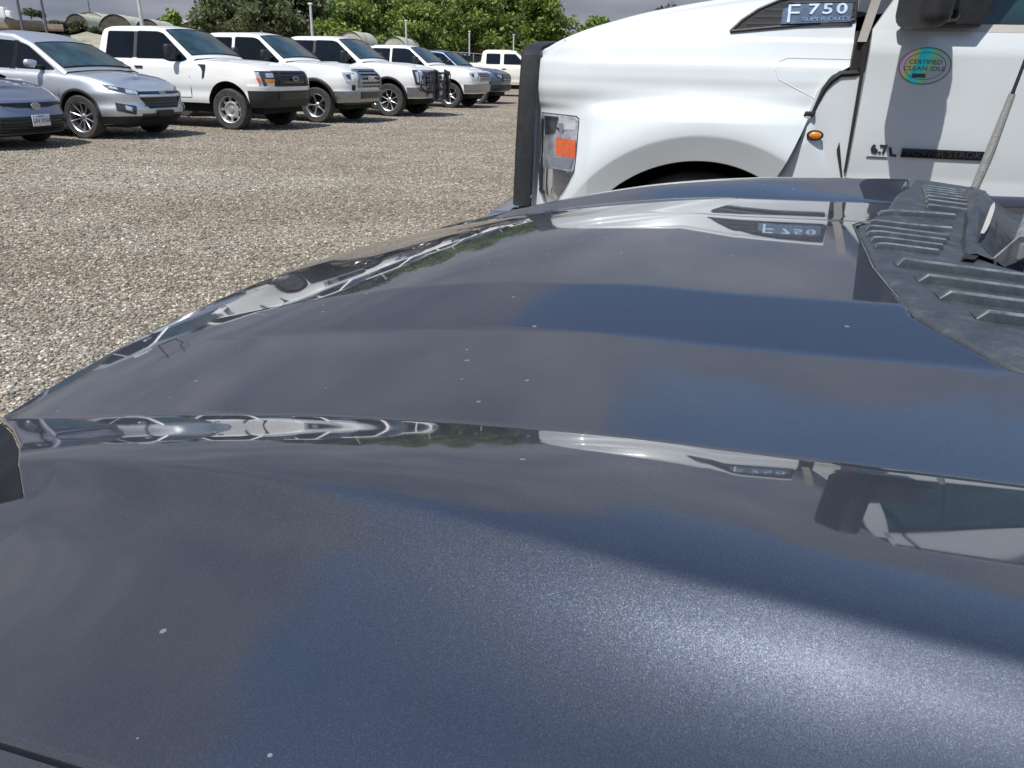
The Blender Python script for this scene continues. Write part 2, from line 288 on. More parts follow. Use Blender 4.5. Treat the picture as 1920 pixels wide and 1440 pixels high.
def build_stones():
    """loose stones lying on the lot, thick near the camera"""
    n = 175000
    r = 2.2 * (27 / 2.2) ** rng.random(n); a = R(90) + R(1) + rng.random(n) * R(44) - 0 * R(8)
    a = R(84) + rng.random(n) * R(47)
    x = r * np.cos(a); y = r * np.sin(a)
    t = (1 + 5 ** .5) / 2
    iv = np.array([(-1, t, 0), (1, t, 0), (-1, -t, 0), (1, -t, 0), (0, -1, t), (0, 1, t), (0, -1, -t), (0, 1, -t), (t, 0, -1), (t, 0, 1), (-t, 0, -1), (-t, 0, 1)], float) / 1.9
    fc = np.array([(0, 11, 5), (0, 5, 1), (0, 1, 7), (0, 7, 10), (0, 10, 11), (1, 5, 9), (5, 11, 4), (11, 10, 2), (10, 7, 6), (7, 1, 8), (3, 9, 4), (3, 4, 2), (3, 2, 6), (3, 6, 8), (3, 8, 9), (4, 9, 5), (2, 4, 11), (6, 2, 10), (8, 6, 7), (9, 8, 1)])
    size = (.0034 + .0072 * rng.random(n) ** 3.2) * (1 + .04 * r)
    V = iv[None] * (1 + .35 * (rng.random((n, 12, 1)) - .5)) * size[:, None, None] * np.stack([.8 + .7 * rng.random(n), .8 + .5 * rng.random(n), .45 + .35 * rng.random(n)], 1)[:, None, :]
    c, s = np.cos(rng.random(n) * 6.28), np.sin(rng.random(n) * 6.28); c = np.cos(np.arcsin(np.clip(s, -1, 1)))
    X = V[..., 0] * c[:, None] - V[..., 1] * s[:, None] + x[:, None]; Y = V[..., 0] * s[:, None] + V[..., 1] * c[:, None] + y[:, None]; Z = V[..., 2] + (size * .25)[:, None]
    vv = np.stack([X, Y, Z], -1).reshape(-1, 3); ff = (fc[None] + (np.arange(n) * 12)[:, None, None]).reshape(-1, 3)
    me = bpy.data.meshes.new('gravel_stones'); me.vertices.add(len(vv)); me.vertices.foreach_set('co', vv.ravel()); me.loops.add(ff.size); me.loops.foreach_set('vertex_index', ff.ravel().astype(np.int32))
    me.polygons.add(len(ff)); me.polygons.foreach_set('loop_start', np.arange(0, ff.size, 3, dtype=np.int32)); me.update(calc_edges=True)
    at = me.attributes.new('tone', 'FLOAT', 'POINT'); at.data.foreach_set('value', np.repeat(rng.random(n), 12).astype(np.float32))
    m = bpy.data.materials.new('stone'); m.use_nodes = True; nt = m.node_tree; N = nt.nodes.new; L = nt.links.new; p = nt.nodes['Principled BSDF']
    a_ = N('ShaderNodeAttribute'); a_.attribute_name = 'tone'; rp = N('ShaderNodeValToRGB'); L(a_.outputs['Fac'], rp.inputs[0]); e = rp.color_ramp.elements
    e[0].position = 0; e[0].color = (.125, .108, .086, 1); e[1].position = 1; e[1].color = (.70, .66, .57, 1)
    for pos, k in ((.2, (.17, .155, .13, 1)), (.45, (.27, .25, .215, 1)), (.7, (.36, .335, .29, 1)), (.88, (.50, .475, .41, 1))): q = e.new(pos); q.color = k
    # same broad wheel tracks and dusty patches as the ground below
    tc = N('ShaderNodeTexCoord'); mp = N('ShaderNodeMapping'); mp.inputs['Rotation'].default_value = (0, 0, R(67)); mp.inputs['Scale'].default_value = (.10, .55, 1); L(tc.outputs['Object'], mp.inputs[0])
    n2 = N('ShaderNodeTexNoise'); n2.inputs['Scale'].default_value = 1.0; n2.inputs['Detail'].default_value = 4; L(mp.outputs[0], n2.inputs[0])
    r2 = N('ShaderNodeValToRGB'); L(n2.outputs[0], r2.inputs[0]); r2.color_ramp.elements[0].position = .36; r2.color_ramp.elements[1].position = .66; r2.color_ramp.elements[0].color = (.90, .86, .82, 1); r2.color_ramp.elements[1].color = (1.10, 1.12, 1.13, 1)
    n4 = N('ShaderNodeTexNoise'); n4.inputs['Scale'].default_value = 1.4; n4.inputs['Detail'].default_value = 7; L(tc.outputs['Object'], n4.inputs[0]); r4 = N('ShaderNodeValToRGB'); L(n4.outputs[0], r4.inputs[0]); r4.color_ramp.elements[0].position = .38; r4.color_ramp.elements[1].position = .64; r4.color_ramp.elements[0].color = (.78, .77, .75, 1); r4.color_ramp.elements[1].color = (1.1, 1.1, 1.1, 1)
    m2 = N('ShaderNodeMix'); m2.data_type = 'RGBA'; m2.blend_type = 'MULTIPLY'; m2.inputs[0].default_value = 1; L(rp.outputs[0], m2.inputs[6]); L(r2.outputs[0], m2.inputs[7])
    m3 = N('ShaderNodeMix'); m3.data_type = 'RGBA'; m3.blend_type = 'MULTIPLY'; m3.inputs[0].default_value = 1; L(m2.outputs[2], m3.inputs[6]); L(r4.outputs[0], m3.inputs[7])
    L(m3.outputs[2], p.inputs['Base Color']); p.inputs['Roughness'].default_value = .8
    me.materials.append(m); o = bpy.data.objects.new('gravel_stones', me); link(o); tag(o, kind='stuff', label='loose gravel stones on the lot')
build_stones()

# ------------------------------------------------------------------ foreground car (dark blue), car frame: p forward, q across, seen over its bonnet
YAW = R(16)
QC = .95
_ST = np.array([0, .18, .212, .224, .318, .332, .36, .50, .517, .524, .555, .595, .62, .64, .655, .664, .672, .69, .715, .745, .80, .815, .84, .87, .90, .93, .95, .965, 1.0])
_SS = np.array([0, -.012, -.02, -.15, -.16, -.01, .002, .004, .01, .207, .195, .165, .12, .06, .01, -.06, -.50, -.55, -.34, -.15, -.12, -.30, -.45, -.7, -1.0, -2., -5., -12., -12.])
_TT = np.arange(0, 1.0005, .0005); _SL = np.interp(_TT, _ST, _SS); _ZZ = np.concatenate([[0], np.cumsum((_SL[1:] + _SL[:-1]) * .00025)]); _ZZ -= np.interp(.45, _TT, _ZZ)
NK, NP, BASE, REARS, DA, DP, P0, P0E, CRN, SHF, SHR = [.1496, 1.3947, .2082, .0308, .2208, 1.5567, .0768, .1819, 0., .0742, .06]
def narrow(p): return 1.0 - NK * np.clip(np.asarray(p, float) / .75, 0, 1.3) ** NP
def hood_drop(p, q):
    """depth of the bonnet surface below eye height at (forward p, across q), metres"""
    p = np.asarray(p, float); q = np.asarray(q, float)
    t = np.abs(q - QC) / narrow(p)
    sh = np.interp(p, [-.25, .05, .45], [SHR, .0, -SHF])
    w = np.clip(1 - np.abs(t - .665) / .15, 0, 1); te = t - sh * w * w * (3 - 2 * w)
    f = np.interp(te, _TT, _ZZ)
    f = np.where(t < .45, f * (1 - sstep(.26, .62, p)), f)
    rise = np.interp(np.clip(te, .45, .664), _TT, _ZZ); f = f - rise * (t > .45) * .82 * sstep(.12, .62, p)
    d = np.clip(p - (P0 - P0E * np.clip(t / .8, 0, 1.15) ** 2), 0, None)
    return BASE + REARS * np.clip(p, -1, 0) + DA * d ** DP + CRN * (t / .75) ** 2 - f
PE_T = [0, .25, .40, .46, .512, .543, .58, .615, .636, .652, .67, .80, 1.0]; PE_P = [.680, .675, .662, .655, .645, .590, .535, .492, .465, .56, .60, .58, .55]
def pedge(t): return np.interp(np.abs(t), PE_T, PE_P)

PC = -1.30                                         # car centre along p
fc_root = empty('dark_blue_car', (0, 0, 0), math.pi - YAW)
U_ = Vector((-math.cos(YAW), math.sin(YAW), 0)); N_ = Vector((math.sin(YAW), math.cos(YAW), 0))
_rl = U_ * PC + N_ * QC; fc_root.location = (_rl.x, _rl.y, 0)
tag(fc_root, 'dark navy blue metallic car whose long dusty bonnet fills the foreground', 'car')
def fl(p, q, z): return (p - PC, QC - q, z)
def fs(p, q, dz=0.): return fl(p, q, CAM_H - float(hood_drop(p, q)) + dz)
REAR_Q = [-.1, .17, .45, .60, .63, .66, .71, .88, 1.14, 1.20, 1.24, 1.45, 1.70, 1.95]
REAR_P = [-.75, -.60, -.42, -.24, -.205, -.184, -.152, -.142, -.15, -.178, -.20, -.245, -.31, -.36]
def prear(q): return np.interp(q, REAR_Q, REAR_P)
def tmax(p): return np.interp(p, [-1, .36, .42, .48, .70, .86], [.797, .797, .745, .674, .62, .60])
def hoodgrid(pf, tlo, thi, nu, nv, dz=0., skirt=.018):
    """pf(s) forward position for s in 0..1 at lateral t; vectorised"""
    s = np.linspace(0, 1, nu)[:, None]; w = np.linspace(0, 1, nv)[None, :]
    return s, w
def build_foreground_car():
    # bonnet skin
    nu, nv = 300, 640; s = np.linspace(0, 1, nu)[:, None]; w = np.linspace(-1, 1, nv)[None, :]
    tt = w * .7985 + 0 * s; p = 0 * tt
    for _ in range(6):
        q = QC + tt * narrow(p); pr = prear(q); p = pr + (pedge(tt) - pr) * s
    q = QC + tt * narrow(p); z = CAM_H - hood_drop(p, q)
    P = np.stack([p - PC, QC - q, z], -1)
    # rolled edge all around
    def edge(a, inward, dz): b = a.copy(); b += inward; b[..., 2] += dz; return b
    rows = [edge(P[0], np.array([-.003, 0, 0]), -.002), edge(P[0], np.array([-.004, 0, 0]), -.02)]
    fr = [edge(P[-1], np.array([.003 * math.sin(a), 0, 0]), -.004 * (1 - math.cos(a))) for a in (.5, 1.0, 1.5)] + [edge(P[-1], np.array([.002, 0, 0]), -.016)]
    P = np.concatenate([rows[1][None], rows[0][None], P] + [f_[None] for f_ in fr], 0)
    cl = [edge(P[:, 0], np.array([0, .0015, 0]), -.0015), edge(P[:, 0], np.array([0, .0018, 0]), -.02)]
    cr_ = [edge(P[:, -1], np.array([0, -.0015, 0]), -.0015), edge(P[:, -1], np.array([0, -.0018, 0]), -.02)]
    P = np.concatenate([cl[1][:, None], cl[0][:, None], P, cr_[0][:, None], cr_[1][:, None]], 1)
    nu, nv = P.shape[:2]; idx = np.arange(nu * nv).reshape(nu, nv); f = np.stack([idx[:-1, :-1], idx[1:, :-1], idx[1:, 1:], idx[:-1, 1:]], -1).reshape(-1, 4)
    o = mk('bonnet', P.reshape(-1, 3), f, M['navy'], fc_root, sharp=50)
    if o.data.polygons[len(f) // 2].normal.z < 0: o.data.flip_normals()
    # wings
    for sg, nm in ((-1, 'fender'), (1, 'fender')):
        tl = [.8022, .8022, .8032, .81, .82, .84, .86, .88, .90, .915, .925, .935, .943, .95, .956, .961, .965, .968, .97]
        rows = []
        for pp in np.linspace(-.95, .53, 150):
            row = []
            for k, t in enumerate(tl):
                qq = QC + sg * t * float(narrow(pp)); dz = -.03 if k == 0 else (-.0015 if k == 1 else 0)
                row.append(fs(pp, qq, dz))
            x, y, z = row[-1]; out = -sg
            dist = pp - (-.12)
            zl = .30 if abs(dist) > .40 else .36 + math.sqrt(max(0, .40 ** 2 - dist ** 2)) * .98
            for k, v_ in enumerate(np.linspace(0, 1, 14)[1:]):
                zz = lerp(z, zl, v_); bul = .018 * math.sin(v_ * math.pi * .8) + .012 * v_
                row.append((x, y + out * bul, zz))
            row.append((x, y + out * (-.05), zl))
            rows.append(row)
        mb = MB(); mb.grid(rows); mb.build(nm, M['navy'], fc_root, sharp=50)
    # dark channel seen down the gap between bonnet and wing
    for sg in (-1, 1):
        rows = []
        for pp in np.linspace(-.75, .40, 60):
            a = [QC + sg * t * float(narrow(pp)) for t in (.785, .815)]
            rows.append([fs(pp, a[0], -.035), fs(pp, (a[0] + a[1]) / 2, -.022), fs(pp, a[1], -.035)])
        mb = MB(); mb.grid(rows); mb.build('gap_seal', M['seal'], fc_root)
    # headlights wrapping the front corners
    for sg in (-1, 1):
        rows = []
        for t in np.linspace(.50, .966, 60):
            pe = float(pedge(t)) + .005; row = []
            for k in range(16):
                pp = pe + .012 * k; row.append(fs(pp, QC + sg * t * float(narrow(pe)), -.006 - .25 * (pp - pe) - 1.6 * (pp - pe) ** 1.6))
            x, y, z = row[-1]; row.append((x + .01, y, z - .08)); rows.append(row)
        mb = MB(); mb.grid(rows); mb.build('headlight', M['lamp_matte'], fc_root, sharp=50)
    # nose below the bonnet edge: grille band, bumper
    rows = []; rows2 = []
    for t in np.linspace(-.97, .97, 61):
        pe = float(pedge(t)); q0 = QC + t * float(narrow(pe)); z0 = CAM_H - float(hood_drop(pe, q0)); dr = .05 + .16 * float(sstep(.50, .60, abs(t)))
        rows.append([fl(pe - .02, q0, z0 - .030), fl(pe + .004, q0, z0 - .032 - dr * .4), fl(pe + .012, q0, z0 - dr - .02), fl(pe + .03, q0, .86), fl(pe + .05, q0, .70)])
        rows2.append([fl(pe + .045, q0, .705), fl(pe + .09, q0, .68), fl(pe + .10, q0, .48), fl(pe + .08, q0, .30), fl(pe + .0, q0, .22)])
    mb = MB(); mb.grid(rows); mb.build('grille', M['lamp_matte'], fc_root)
    mb = MB(); mb.grid(rows2); mb.build('front_bumper', M['navy'], fc_root)
    for k in range(4):
        rows = [[fl(float(pedge(t)) + .04 + dx, QC + t * float(narrow(.6)), .74 + .045 * k + dz) for dx, dz in ((0, -.007), (.012, -.004), (.012, .004), (0, .007))] for t in np.linspace(-.5, .5, 30)]
        mb = MB(); mb.grid(rows); mb.build('grille_bar', M['chrome'], fc_root)
    # side body, cabin: doors, pillars, roof, glass
    side = [(-.95, .30), (-.95, 1.03), (-2.0, 1.06), (-3.3, 1.08), (-3.6, 1.0), (-3.62, .42), (-3.45, .32)]
    for sg in (-1, 1):
        mb = MB(); yb = QC + sg * .97
        mb.slab([(a, b) for a, b in side], lambda a, b, d: fl(a, yb + sg * (.012 - .03 * (a < -3.3)) - sg * d, b), .03); mb.build('side_panel', M['navy'], fc_root)
        mb = MB(); mb.slab([(-1.12, 1.035), (-1.72, 1.44), (-2.1, 1.50), (-2.1, 1.06)], lambda a, b, d: fl(a, yb - sg * (.01 + (b - 1.03) * .42) + sg * d, b), .006)
        mb.slab([(-2.16, 1.06), (-2.16, 1.50), (-2.9, 1.45), (-3.2, 1.08)], lambda a, b, d: fl(a, yb - sg * (.01 + (b - 1.03) * .42) + sg * d, b), .006); mb.build('side_window', M['tint'], fc_root)
    def cab(u, v):                                  # u across -1..1, v up along windscreen, roof, tail
        pr = [(-.50, 1.075), (-.80, 1.26), (-1.15, 1.45), (-1.45, 1.575), (-1.8, 1.625), (-2.4, 1.63), (-3.0, 1.58), (-3.35, 1.42), (-3.6, 1.05)]
        i = v * (len(pr) - 1); k = min(int(i), len(pr) - 2); f_ = i - k; a = lerp(pr[k][0], pr[k + 1][0], f_); b = lerp(pr[k][1], pr[k + 1][1], f_)
        hw = .90 - (b - 1.03) * .38; a -= .22 * abs(u) ** 2.2 * (1 if v < .4 else 0); return fl(a, QC + u * hw, b - .03 * u * u)
    mb = MB(); mb.grid([[cab(u, v) for v in np.linspace(0, 3 / 8, 16)] for u in np.linspace(-.93, .93, 25)]); mb.build('windshield', M['tint'], fc_root)
    mb = MB(); mb.grid([[cab(u, v) for v in np.linspace(3 / 8, 7 / 8, 20)] for u in np.linspace(-1, 1, 25)]); mb.build('roof', M['navy'], fc_root)
    mb = MB(); mb.grid([[cab(u, v) for v in np.linspace(7 / 8, 1, 6)] for u in np.linspace(-1, 1, 25)]); mb.build('rear_window', M['tint'], fc_root)
    for sg in (-1, 1):
        mb = MB(); mb.tube([cab(sg * .97, v) for v in np.linspace(0, 3 / 8, 8)], .03, 8); mb.build('windshield_pillar', M['navy'], fc_root)
    for px in (-.12, -2.95):
        for sg in (-1, 1):
            yq = QC + sg * .86; w_ = empty('wheel', fl(px, yq, .36), 0, fc_root); mb = MB()
            mb.lathe([(.22, -.1), (.30, -.11), (.345, -.10), (.36, -.06), (.36, .06), (.345, .10), (.30, .11), (.22, .1)], (0, 0, 0), 'y', 36); mb.build('tyre', M['rubber'], w_)
            mb = MB(); mb.lathe([(.0, -sg * .05), (.06, -sg * .06), (.07, -sg * .05), (.20, -sg * .07), (.225, -sg * .10), (.225, sg * .1)], (0, 0, 0), 'y', 36); mb.build('rim', M['alloy'], w_)
    mb = MB(); mb.box(fl(-1.4, QC, .40), (4.2, 1.6, .18), .02); mb.build('underbody', M['dark'], fc_root)
    # --- cowl: ribbed dusty black plastic between bonnet and windscreen
    dp = bpy.data.materials.new('dusty_black_plastic'); dp.use_nodes = True; nt = dp.node_tree; N = nt.nodes.new; L = nt.links.new; b = nt.nodes['Principled BSDF']
    tc = N('ShaderNodeTexCoord'); n = N('ShaderNodeTexNoise'); n.inputs['Scale'].default_value = 34; n.inputs['Detail'].default_value = 10; n.inputs['Roughness'].default_value = .78; L(tc.outputs['Object'], n.inputs[0])
    r = N('ShaderNodeValToRGB'); L(n.outputs[0], r.inputs[0]); e = r.color_ramp.elements; e[0].position = .36; e[0].color = (.030, .036, .045, 1); e[1].position = .80; e[1].color = (.13, .14, .145, 1); k = e.new(.55); k.color = (.050, .060, .071, 1)
    L(r.outputs[0], b.inputs['Base Color']); b.inputs['Roughness'].default_value = .5
    n2 = N('ShaderNodeTexNoise'); n2.inputs['Scale'].default_value = 160; n2.inputs['Detail'].default_value = 6; L(tc.outputs['Object'], n2.inputs[0]); bu = N('ShaderNodeBump'); bu.inputs['Strength'].default_value = .25; bu.inputs['Distance'].default_value = .0008; L(n2.outputs[0], bu.inputs['Height']); L(bu.outputs[0], b.inputs['Normal'])
    M['dusty'] = dp
    cw = empty('cowl_panel', fl(-.3, .9, 1.1), 0, fc_root)
    def cz(p, q):                                   # cowl surface height
        rear = np.clip(float(prear(q)) - p, 0, 1)
        d = .190 + .10 * max(0, rear - .02) - .004 * math.sin(min(1, rear / .03) * math.pi / 2)
        d += .014 * float(sstep(.72, .60, q)) - .012 * float(sstep(1.16, 1.24, q)) * float(1 - sstep(1.30, 1.8, q) * 1.6) + .03 * float(sstep(.12, .2, rear) * sstep(.98, 1.1, q))
        return CAM_H - d
    def cp(p, q, dz=0.): z = cz(p, q) + dz; return (p - PC - (-.3 - PC), QC - q - (QC - .9), z - 1.1)
    rows = []
    for q in np.linspace(.36, 1.80, 150):
        e0 = float(prear(q)) - .004; end = -.62
        rows.append([cp(e0, q, -.03), cp(e0 - .0005, q, -.003), cp(e0 - .004, q, 0)] + [cp(lerp(e0 - .006, end, s_), q, 0) for s_ in np.linspace(0, 1, 40)])
    mb = MB(); mb.grid(rows); mb.build('cowl_skin', dp, cw, sharp=40)
    lip_highlight = mat('worn_lip_highlight', (.14, .165, .185), .32, noise=(60, .5))  # paler wear colour also paints the highlight along each slat lip
    def rib(q, pa, pb, w_=.030, h=.008):
        """louvre slat: upright lip on the camera side, sloping away behind"""
        q0_ = q
        mb = MB(); P = []
        for s_ in [0, .03, .07] + list(np.linspace(.15, .85, 9)) + [.93, .97, 1]:
            p = lerp(pa, pb, s_); e_ = .1 if s_ in (0, 1) else 1; q = q0_ - .26 * (p - pa)
            P.append([cp(p, q - .0015, -.002), cp(p, q - .001, h * .8 * e_), cp(p, q + .0, h * e_), cp(p, q + .0022, h * e_), cp(p, q + w_ * .6, h * .45 * e_), cp(p, q + w_, -.001)])
        mb.grid(P); mb.mi = [1 if i % 5 in (1, 2) else 0 for i in range(len(mb.f))]; mb.build('rib', [dp, lip_highlight], cw, sharp=35)
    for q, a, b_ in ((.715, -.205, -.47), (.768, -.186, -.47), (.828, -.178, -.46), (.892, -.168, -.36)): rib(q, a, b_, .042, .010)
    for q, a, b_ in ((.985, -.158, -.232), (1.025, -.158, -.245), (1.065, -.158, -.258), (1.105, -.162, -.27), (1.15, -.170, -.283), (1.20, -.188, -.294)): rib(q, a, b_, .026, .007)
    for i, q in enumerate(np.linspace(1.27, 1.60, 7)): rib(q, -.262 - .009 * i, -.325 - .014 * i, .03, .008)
    # angular wiper-well cover between ribbed panel and windscreen, a dark slot in front of it
    rows = []
    for s_ in np.linspace(0, 1, 40):
        q = lerp(1.02, 1.72, s_); p0 = lerp(-.262, -.41, s_); h = .006 + .016 * math.sin(s_ * math.pi) ** .7; wv = .003 * math.sin(s_ * 23)
        rows.append([cp(p0 + .003, q, -.004), cp(p0 - .002, q, h * .55), cp(p0 - .010 + wv, q + .004, h * .9), cp(p0 - .014 + wv, q + .006, h), cp(p0 - .040, q + .010, h * .7 + wv), cp(p0 - .044, q + .010, h * .35), cp(p0 - .085, q + .01, -.004)])
    mb = MB(); mb.grid(rows); mb.build('wiper_cover', dp, cw, sharp=25)
    mb = MB(); mb.grid([[cp(a, b, .0045), cp(a2, b2, .0045)] for a, b, a2, b2 in ((-.250, .985, -.266, .99), (-.266, 1.03, -.282, 1.035), (-.290, 1.09, -.298, 1.09), (-.316, 1.16, -.317, 1.16))]); mb.build('slot', M['dark'], cw)
    mb = MB(); mb.grid([[cp(lerp(-.292, -.355, s_), lerp(1.10, 1.30, s_), .026), cp(lerp(-.292, -.355, s_) - .006 * math.sin(s_ * math.pi) - .001, lerp(1.10, 1.30, s_) + .002, .027)] for s_ in np.linspace(0, 1, 10)]); mb.build('edge_trim', M['trim_beige'], cw)
    gg = mat('worn_grey_metal', (.33, .34, .34), .38, metal=.6, noise=(30, .4), bump=(200, .2, .002))
    # bonnet hinge with bracket, strut and black box at the far rear corner
    hg = empty('bonnet_hinge', fl(-.38, 1.2, 1.15), 0, fc_root)
    def hl(p, q, z): return (p - PC - (-.38 - PC), 1.2 - q, z - 1.15)
    mb = MB(); mb.slab([(-.295, 1.145), (-.33, 1.165), (-.375, 1.155), (-.42, 1.16), (-.42, 1.135), (-.30, 1.13)], lambda a, b_, d: hl(a, 1.03 + (-.3 - a) * 1.4 + d, b_ + .02), .006)
    mb.build('bracket', gg, hg)
    mb = MB(); mb.tube([hl(-.335, 1.08, 1.165), hl(-.43, 1.36, 1.20), hl(-.50, 1.62, 1.20)], [.010, .011, .008], 10); mb.build('strut', gg, hg)
    mb = MB(); mb.box(hl(-.415, 1.22, 1.17), (.030, .17, .05), .008); mb.box(hl(-.375, 1.06, 1.150), (.05, .06, .035), .008); mb.build('hinge_arm', M['black'], hg)
    mb = MB(); mb.box(hl(-.39, 1.015, 1.155), (.04, .05, .012), .003); mb.box(hl(-.36, .985, 1.150), (.05, .025, .008), .003); mb.build('latch_plate', M['trim_beige'], hg)
    # wiper arm lying across the base of the windscreen
    wp = empty('wiper', fl(-.4, .9, 1.14), 0, fc_root)
    mb = MB(); mb.tube([(-.06, .25, .03), (-.09, .1, .035), (-.14, -.25, .05)], [.010, .007, .005], 8); mb.build('wiper_arm', M['black'], wp)
    mb = MB(); mb.tube([(-.07, .30, .02), (-.12, -.45, .045)], .006, 6); mb.build('wiper_blade', M['seal'], wp)
    # mast aerial on the far wing, leaning back
    an = empty('aerial', fl(-.43, 1.72, 1.14), 0, fc_root)
    mb = MB(); mb.lathe([(.0, .0), (.018, .0), (.017, .012), (.009, .02), (.006, .028)], (0, 0, 0), 'z', 16); mb.build('aerial_foot', M['black'], an)
    tip = Vector((-.052, -.01, .41)); sp = mat('speckled_grey_mast', (.26, .26, .25), .5, noise=(260, .25))
    mb = MB(); mb.tube([(0, 0, .02), tip * .22, tip * .48], [.0075, .0085, .006], 10); mb.build('mast_sleeve', sp, an)
    mb = MB(); mb.tube([tip * .48, tip * .5, tip * 1.0], [.004, .0032, .0026], 8)
    for k in range(22): c = tip * (.5 + .5 * k / 22); mb.lathe([(.0026, -.0035), (.0034, 0), (.0026, .0035)], c, 'z', 8)
    mb.build('mast', M['seal'], an)
build_foreground_car()

# ------------------------------------------------------------------ big white truck beyond the bonnet; local x forward, y towards the camera side, door front edge near x = 0
TY = R(12); TQ = 4.60; TP = -.665
TU = Vector((-math.cos(TY), math.sin(TY), 0)); TN = Vector((math.sin(TY), math.cos(TY), 0))
tr = empty('work_truck', TU * TP + TN * TQ, math.pi - TY)
tag(tr, 'large white heavy work truck with tall hood parked beyond the blue bonnet', 'truck')
HT_X = [-.2, .05, .37, .72, .93, 1.15, 1.27, 1.36, 1.40]; HT_Z = [1.735, 1.725, 1.69, 1.635, 1.595, 1.535, 1.49, 1.445, 1.41]
def tH(x): return float(sum(np.interp(x + d, HT_X, HT_Z) for d in (-.06, -.03, 0, .03, .06)) / 5)
ARC = (.60, .41, .592)                            # wheel-opening centre x, z and radius
def tside(x, z):
    """half width of hood and fender at (x, z)"""
    H = tH(x)
    zk = [.30, .95, 1.10, 1.225, 1.262, 1.285, 1.385, 1.415, 1.47, H - .02]; yk = [.93, .925, .925, .930, .944, .946, .925, .912, .892, .825]
    y = sum(np.interp(z + d, zk, yk) for d in (-.012, 0, .012)) / 3
    y += .005 * float(sstep(1.502, 1.490, z) + sstep(1.405, 1.395, z) * .8 - sstep(1.34, 1.30, z) * .8)
    d = math.hypot(x - ARC[0], (z - ARC[1])) - ARC[2]
    b = 0
    if d < .105: b = .125 - (.105 - max(d, -.05)) * .33
    else: b = .125 * math.exp(-((d - .105) / .21) ** 2)
    b *= float(sstep(1.30, 1.16, z))
    # headlight end drawn in towards the grille
    cx = float(np.clip((x - 1.10) / .28, 0, 1)); y -= .10 * cx ** 2.2 + .02 * cx * float(sstep(1.22, 1.18, z))
    return float(y + b * (1 - cx * .8))
def txr(z): return float(np.interp(z, [.30, .88, 1.0, 1.12, 1.22, 1.30, 1.36, 1.385, 1.40, 1.8], [.36, .315, .262, .215, .178, .158, .12, .07, .045, .045]))
